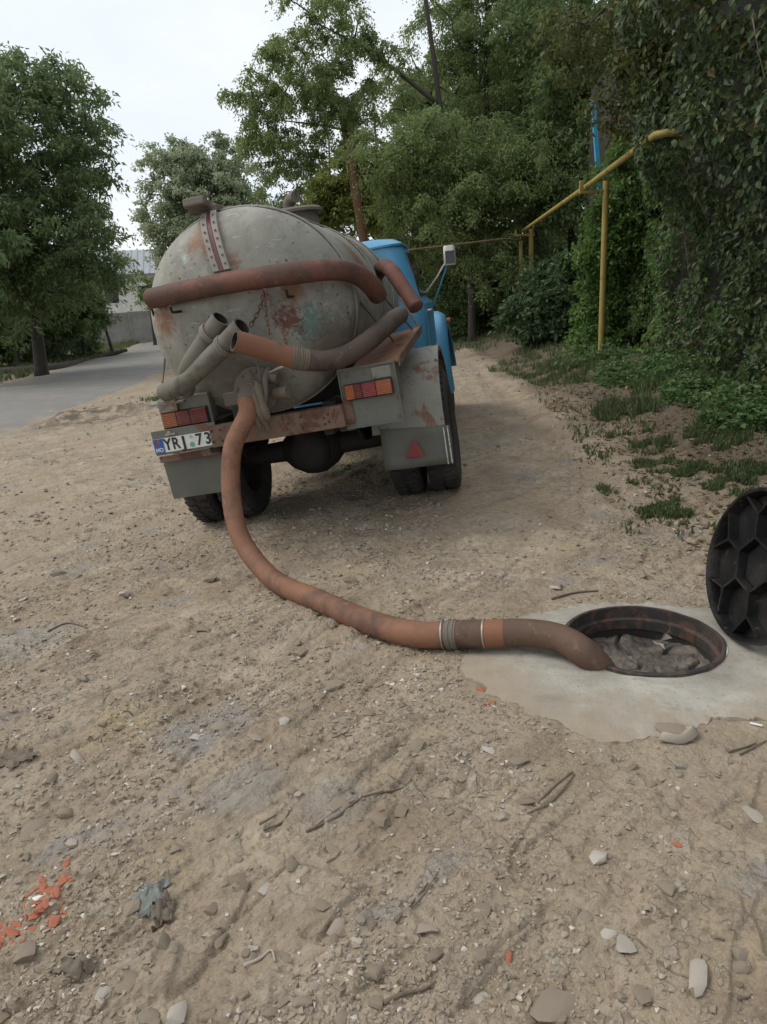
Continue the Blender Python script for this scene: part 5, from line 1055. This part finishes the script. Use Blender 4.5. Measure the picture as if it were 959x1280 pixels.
T0 = np.stack([gx_+ln_[:, 0]*hh, gy_+ln_[:, 1]*hh, gzv+hh], 1); Md = (B0+B1)/2+(T0-(B0+B1)/2)*.5; Md[:, 2] += hh*.12; M0 = Md+np.stack([np.cos(aa)*ww*.7, np.sin(aa)*ww*.7, 0*aa], 1); M1 = Md-np.stack([np.cos(aa)*ww*.7, np.sin(aa)*ww*.7, 0*aa], 1)
V = np.stack([B0, B1, M0, M1, T0], 1).reshape(-1, 3); k = np.arange(N)*5; Q = np.concatenate([np.stack([k, k+1, k+2], 1), np.stack([k, k+2, k+3], 1), np.stack([k+3, k+2, k+4], 1)])
tag(npmesh('grass', V, Q, M['grass']), 'short green grass tufts along the verge and lane edge', 'grass', kind='stuff')
# broad weeds at the foot of the creeper
wx, wy = [], []
for (px, py, rx, ry, n) in ((900, 500, .6, .8, 2600), (850, 480, .6, .9, 2200), (790, 475, .5, .8, 1500), (930, 530, .4, .4, 1200), (740, 455, .6, .8, 1400)):
    c_ = onz(px, py, .2); a, b_ = scatter_ground(n, c_[0], c_[1], rx, ry, rg); wx.append(a); wy.append(b_)
wx = np.concatenate(wx); wy = np.concatenate(wy); N = len(wx); wz = ground_h(wx, wy) + rg.random(N)**1.3*.32*np.clip(.5+1.3*pn(wx*1.7, wy*1.7), .15, 1.2)
ax_ = rg.normal(size=(N, 3))*np.array([1, 1, .4]); nr_ = rg.normal(size=(N, 3))*.35+np.array([-.2, -.2, .9]); s_ = rg.uniform(.045, .09, N); V, Q = leaf_geo(np.stack([wx, wy, wz], 1), ax_, nr_, s_, s_*.6)
tag(npmesh('weeds', V, Q, M['weed']), 'low broad leaved weeds at the foot of the creeper', 'weeds', kind='stuff')
# leaf litter on the earth below the creeper
n = 4200; lxp, lyp = rg.uniform(1.5, 3.7, n), rg.uniform(3.4, 13, n); keep = (lxp > 1.7+.10*(lyp-4)+.5*pn(lxp*2, lyp*2)); lxp, lyp = lxp[keep], lyp[keep]; N = len(lxp)
ax_ = rg.normal(size=(N, 3))*np.array([1, 1, .15]); nr_ = rg.normal(size=(N, 3))*.3+np.array([0, 0, 1]); s_ = rg.uniform(.03, .075, N); V, Q = leaf_geo(np.stack([lxp, lyp, ground_h(lxp, lyp)+.008], 1), ax_, nr_, s_, s_*.6)
tag(npmesh('leaf_litter', V, Q, M['litter']), 'dry brown fallen leaves scattered on the lane edge', 'leaf litter', kind='stuff')

# ================================================================== STONES AND DEBRIS
def hull_mesh(name, npts, seed, flat=.6):
    r = np.random.default_rng(seed); p = r.normal(size=(npts, 3)); p /= np.linalg.norm(p, axis=1, keepdims=True); p *= r.uniform(.75, 1.1, (npts, 1)); p *= np.array([1, r.uniform(.6, .95), flat*r.uniform(.7, 1.1)])
    bm = bmesh.new()
    for q_ in p: bm.verts.new(q_)
    res = bmesh.ops.convex_hull(bm, input=bm.verts); bmesh.ops.delete(bm, geom=[g_ for g_ in res['geom_interior'] if isinstance(g_, bmesh.types.BMVert)], context='VERTS'); bmesh.ops.triangulate(bm, faces=bm.faces)
    me = bpy.data.meshes.new(name); bm.to_mesh(me); bm.free(); return me
rocks = [hull_mesh('stone', 24, 100+i, .5 if i < 9 else .22) for i in range(14)]
for me in rocks:
    me.materials.append(M['stone']); me.polygons.foreach_set('use_smooth', [True]*len(me.polygons)); me.set_sharp_from_angle(angle=R_(38))
def free_spot(x, y, m_=.05):
    a = math.atan2(y-MAN[1], x-MAN[0]); return math.hypot(x-MAN[0], y-MAN[1]) > float(slab_r(np.array(a)))+m_
STN = []
rr_ = random.Random(5)
named = [(845, 918, .07, 9), (870, 1228, .045, 1), (690, 1262, .05, 2), (925, 1197, .03, 3), (530, 1165, .035, 4), (475, 1018, .02, 5), (45, 1035, .06, 9), (70, 1030, .04, 10), (300, 1108, .04, 6), (205, 1190, .035, 7), (90, 1057, .022, 0), (600, 1240, .035, 11), (812, 1157, .025, 12), (575, 970, .03, 9), (500, 1015, .04, 10), (805, 1250, .04, 10), (262, 728, .05, 2), (380, 1262, .028, 1), (220, 1275, .03, 3), (425, 1276, .03, 5), (340, 1268, .02, 6), (185, 1275, .026, 8), (265, 1272, .025, 4), (850, 960, .025, 2), (610, 940, .03, 10)]
for (px, py, s_, k) in named:
    p = gpt(px, py, 0); STN.append((p.x, p.y, s_, k))
tries = 0
while len(STN) < 285 and tries < 6000:
    tries += 1; px = rr_.uniform(-10, 970); py = 660 + (1290-660)*rr_.random()**.85
    if py < 760 and 150 < px < 600 and rr_.random() < .3: continue
    if px > 520 and rr_.random() < .6: continue
    p = gpt(px, py, 0)
    if not free_spot(p.x, p.y): continue
    dist = math.hypot(p.x, p.y); s_ = (.010+.026*rr_.random()**2.6)*(.75+.18*dist)
    STN.append((p.x, p.y, s_, rr_.randrange(14)))
STN_DONE = []
SPEC = {0: 'broad flat flake lying inside the curved pale shard by the apron', 4: 'blocky pale stone at the end of a dark straight stalk', 5: 'small pale stone touching the orange brick chip and pale flake', 8: 'smooth brownish pebble near the twisted rag strip', 9: 'white lumpy stone just below the twisted rag strip', 16: 'pale grey stone left of the hose bend where it meets the ground', 23: 'flat pebble off the crumbling front of the concrete apron'}
for (x, y, s_, k) in STN:
    o = bpy.data.objects.new('stone', rocks[k]); COL.objects.link(o); z = float(ground_h(np.array([x]), np.array([y]))[0])
    o.location = (x, y, z+s_*(.10 if k < 9 else .04)); o.scale = (s_*rr_.uniform(.9, 1.3), s_, s_*rr_.uniform(.8, 1.1)); o.rotation_euler = (rr_.uniform(-.25, .25), rr_.uniform(-.25, .25), rr_.uniform(0, 6.28))
    lb = SPEC.get(len(STN_DONE)); STN_DONE.append(1)
    if lb: tag(o, lb, 'stone')
    else: tag(o, 'loose pale limestone piece half sunk in the trodden dirt', 'stone', 'limestone pieces lying on the dirt')
# gravel
def gravel(n, seed):
    r = np.random.default_rng(seed); ms = [hull_mesh('g', 11, 300+i, .6) for i in range(10)]; geo = []
    for me in ms:
        v = np.zeros(len(me.vertices)*3); me.vertices.foreach_get('co', v); f = np.array([list(p.vertices) for p in me.polygons]); geo.append((v.reshape(-1, 3), f)); bpy.data.meshes.remove(me)
    th_ = r.uniform(-R_(40), R_(40), n*3); dp = R_(4.2)+(R_(52)-R_(4.2))*r.random(n*3)**1.25; rad = CAM_H/np.tan(dp); x = rad*np.sin(th_); y = rad*np.cos(th_)
    a = np.arctan2(y-MAN[1], x-MAN[0]); d = np.hypot(x-MAN[0], y-MAN[1])-slab_r(a); dens = np.clip(.28+2.0*pn(x*1.3+5, y*1.3)+1.1*pn(x*4.3, y*4.3)+.35*sst(4.0, 3.0, np.abs(y-4.5)+np.maximum(0, x)), .025, 1)*np.where(x > .4, .35, 1)*np.where((x > .0) & (y < 2.6), .5, 1)*np.where((d < .10), 4, 1)*np.where(np.abs(x-road_x(y)) < ROADW, 0, 1)*np.where(x > 2.6, .15, 1)
    ok = (d > .02) & (r.random(n*3) < dens); x, y, rad = x[ok][:n], y[ok][:n], rad[ok][:n]; N = len(x); s_ = (.0035+.010*r.random(N)**2.6)*(.8+.24*rad); z = ground_h(x, y)+s_*.15
    Vs, Qs, off = [], [], 0; ki = r.integers(0, 10, N); an_ = r.uniform(0, 6.28, N); sq_ = r.uniform(.6, 1.1, (N, 3))
    for k in range(10):
        v, f = geo[k]; I = np.where(ki == k)[0]; w = v[None]*sq_[I][:, None]*s_[I][:, None, None]; ca, sa = np.cos(an_[I])[:, None], np.sin(an_[I])[:, None]
        W = np.stack([w[..., 0]*ca-w[..., 1]*sa+x[I][:, None], w[..., 0]*sa+w[..., 1]*ca+y[I][:, None], w[..., 2]+z[I][:, None]], -1); Vs.append(W.reshape(-1, 3)); Qs.append((f[None]+(np.arange(len(I))*len(v))[:, None, None]).reshape(-1, 3)+off); off += len(I)*len(v)
    return np.concatenate(Vs), np.concatenate(Qs)
V, Q = gravel(21000, 17); tag(npmesh('gravel', V, Q, M['stone']), 'fine pale gravel and crumbs strewn over the dirt', 'gravel', kind='stuff')
# brick shards
def shard(px, py, s_, mat, label, cat, name, group=None, k=0, rz=0, flat=1.0):
    p = gpt(px, py, 0); z = float(ground_h(np.array([p.x]), np.array([p.y]))[0]); me = hull_mesh(name, 14, 500+int(px*7+py) % 997, .4); me.materials.append(M[mat]); o = bpy.data.objects.new(name, me); COL.objects.link(o)
    o.location = (p.x, p.y, z+s_*.12); o.scale = (s_*1.5, s_, s_*flat); o.rotation_euler = (0, 0, rz); return tag(o, label, cat, group)
for k in range(64):
    px = rr_.uniform(-4, 92); py = 1190-px*.95+rr_.gauss(0, 13)-(8 if px < 50 else 0)
    shard(px, py, .006+.016*rr_.random()**2, 'brick', 'orange brick crumb in the crushed heap with a white stone', 'brick shard', 'brick_shard', 'orange brick crumbs in one heap', rz=rr_.uniform(0, 3))
shard(50, 1130, .016, 'paper_white', 'small white stone among the orange brick crumbs', 'stone', 'stone')
for (px, py, s_, lb) in ((478, 1022, .016, 'orange brick chip beside a pale flat flake in the dirt'), (634, 1192, .018, 'slim terracotta chip lying alone in brown dirt'), (612, 880, .020, 'orange brick chip at the crumbling edge of the concrete apron'), (600, 862, .022, 'dark red brick chip touching the apron under the hose'), (845, 1056, .013, 'small orange brick crumb in bare dirt below the apron')):
    shard(px, py, s_, 'brick', lb, 'brick shard', 'brick_shard', rz=rr_.uniform(0, 3))
# a broken clam-like shard of pale pot next to the apron
p = gpt(842, 918, .0); b = MB(); n_ = 9
for i in range(n_+1):
    a = R_(200+150*i/n_)
    for (r_, z) in ((.085, .0), (.062, .022), (.04, .014)): b.v.append((math.cos(a)*r_, math.sin(a)*r_*.8, z+.004*math.sin(i*1.3)))
b.f = [(i*3+j, i*3+j+1, (i+1)*3+j+1, (i+1)*3+j) for i in range(n_) for j in range(2)]
o = b.build('pot_shard', M['shard_pale'], None, 40); o.location = (p.x, p.y, gz_(p.x, p.y)+.012); o.rotation_euler = (0, 0, R_(15)); tag(o, 'curved pale broken shard by the apron crack', 'shard'); o.modifiers.new('s', 'SOLIDIFY').thickness = .008
# twigs and dry stalks
def twig(pts, r, label, mat='twig'):
    Pp = []
    for (px, py) in pts:
        q_ = gpt(px, py, 0); Pp.append(Vector((q_.x, q_.y, float(ground_h(np.array([q_.x]), np.array([q_.y]))[0])+r*.9)))
    o = MB().tube(Pp, r, 6, smooth_n=4, r2=r*.5).build('twig', M[mat], None, 180); return tag(o, label, 'twig')
twig([(383, 1042), (420, 1025), (455, 1003), (500, 983), (515, 970)], .0045, 'long dark split stick running through the dirt towards the hose')
twig([(388, 1040), (430, 1013), (480, 990)], .003, 'thin grey stalk lying along the long split stick')
twig([(660, 1023), (690, 1003), (713, 978), (718, 970)], .0035, 'grey forked stalk lying in open dirt below the apron')
twig([(668, 1012), (695, 985), (716, 968)], .004, 'thin fibre stalk beside the forked stalk')
twig([(500, 1150), (525, 1125), (550, 1092)], .003, 'dark straight stalk beside a faint flat stone')
twig([(495, 1160), (515, 1130), (535, 1105)], .004, 'pale thin stalk parallel to a dark straight one')
twig([(325, 1035), (345, 1022)], .004, 'short brown stick near the grey patch'); twig([(330, 1040), (352, 1028), (362, 1016)], .004, 'thin curved stick next to a short brown stick')
twig([(910, 942), (930, 936), (945, 930)], .004, 'small dark twig by the corner of the apron'); twig([(925, 945), (958, 927)], .004, 'straight twig lying off the apron corner', )
twig([(305, 1212), (325, 1203), (340, 1195), (345, 1212)], .005, 'pale bent straw in the stony foreground', 'shard_pale')
twig([(395, 770), (408, 768), (416, 762)], .010, 'stubby dark bark piece under the hose', ); twig([(690, 750), (720, 742), (748, 740)], .007, 'dark twig behind the concrete apron')
twig([(480, 1258), (505, 1245), (528, 1240), (545, 1232)], .006, 'tangled dark root end at the stony foreground'); twig([(60, 790), (85, 780), (110, 786)], .006, 'brown twig in the rough gravel left of the hose')
for k in range(14):
    px, py = rr_.uniform(20, 940), rr_.uniform(880, 1270); q_ = gpt(px, py, 0)
    if not free_spot(q_.x, q_.y, .1): continue
    a = rr_.uniform(0, 3.1); l_ = rr_.uniform(10, 26); o = twig([(px, py), (px+l_*.5*math.cos(a)+3, py-l_*.4*math.sin(a)), (px+l_*math.cos(a), py-l_*.8*math.sin(a))], rr_.uniform(.002, .004), 'tiny dry stalk scattered on the dirt'); o['group'] = 'tiny dry stalks on the dirt'
# crumpled film trodden into the dirt
def scrap(px, py, w_, d_, mat, label, seed, name='plastic_film', hgt=.02):
    p = gpt(px, py, 0); n_ = 16; r = np.random.default_rng(seed); u = np.linspace(-.5, .5, n_); U, W_ = np.meshgrid(u, u); x = p.x+U*w_+.15*w_*pn(U*4+seed, W_*4); y = p.y+W_*d_+.2*d_*pn(U*4, W_*4+seed); z = ground_h(x, y)+.003+hgt*np.abs(pn(U*5+seed, W_*7))
    i_ = np.arange(n_*n_).reshape(n_, n_); Q = np.stack([i_[:-1, :-1], i_[:-1, 1:], i_[1:, 1:], i_[1:, :-1]], -1).reshape(-1, 4); V = np.stack([x, y, z], -1).reshape(-1, 3); c_ = (np.stack([U, W_], -1).reshape(-1, 2))[Q].mean(1); Q = Q[np.hypot(c_[:, 0], c_[:, 1]) < .42+.1*np.sin(np.arctan2(c_[:, 1], c_[:, 0])*5+seed)]
    return tag(npmesh(name, V, Q, M[mat], smooth=True), label, 'film')
scrap(190, 1122, .10, .13, 'film', 'greenish grey plastic film trodden into the dirt', 3, hgt=.035); scrap(205, 1140, .07, .12, 'rag', 'twisted pale rag strip by the greenish film', 5, 'rag', .05)
scrap(20, 950, .16, .13, 'rag', 'crumpled brown cloth in the stony ground', 8, 'rag', .045); scrap(95, 1215, .12, .08, 'rag', 'grey cloth strip near the brick crumbs', 9, 'rag', .03)
# cigarette end
p = gpt(945, 906, .004); z = float(ground_h(np.array([p.x]), np.array([p.y]))[0]); o = MB().tube([(p.x-.016, p.y+.008, z+.006), (p.x+.016, p.y-.012, z+.006)], .004, 8).build('cigarette_end', M['paper_white'], None, 60); tag(o, 'white cigarette end lying beyond the apron crack', 'cigarette end')
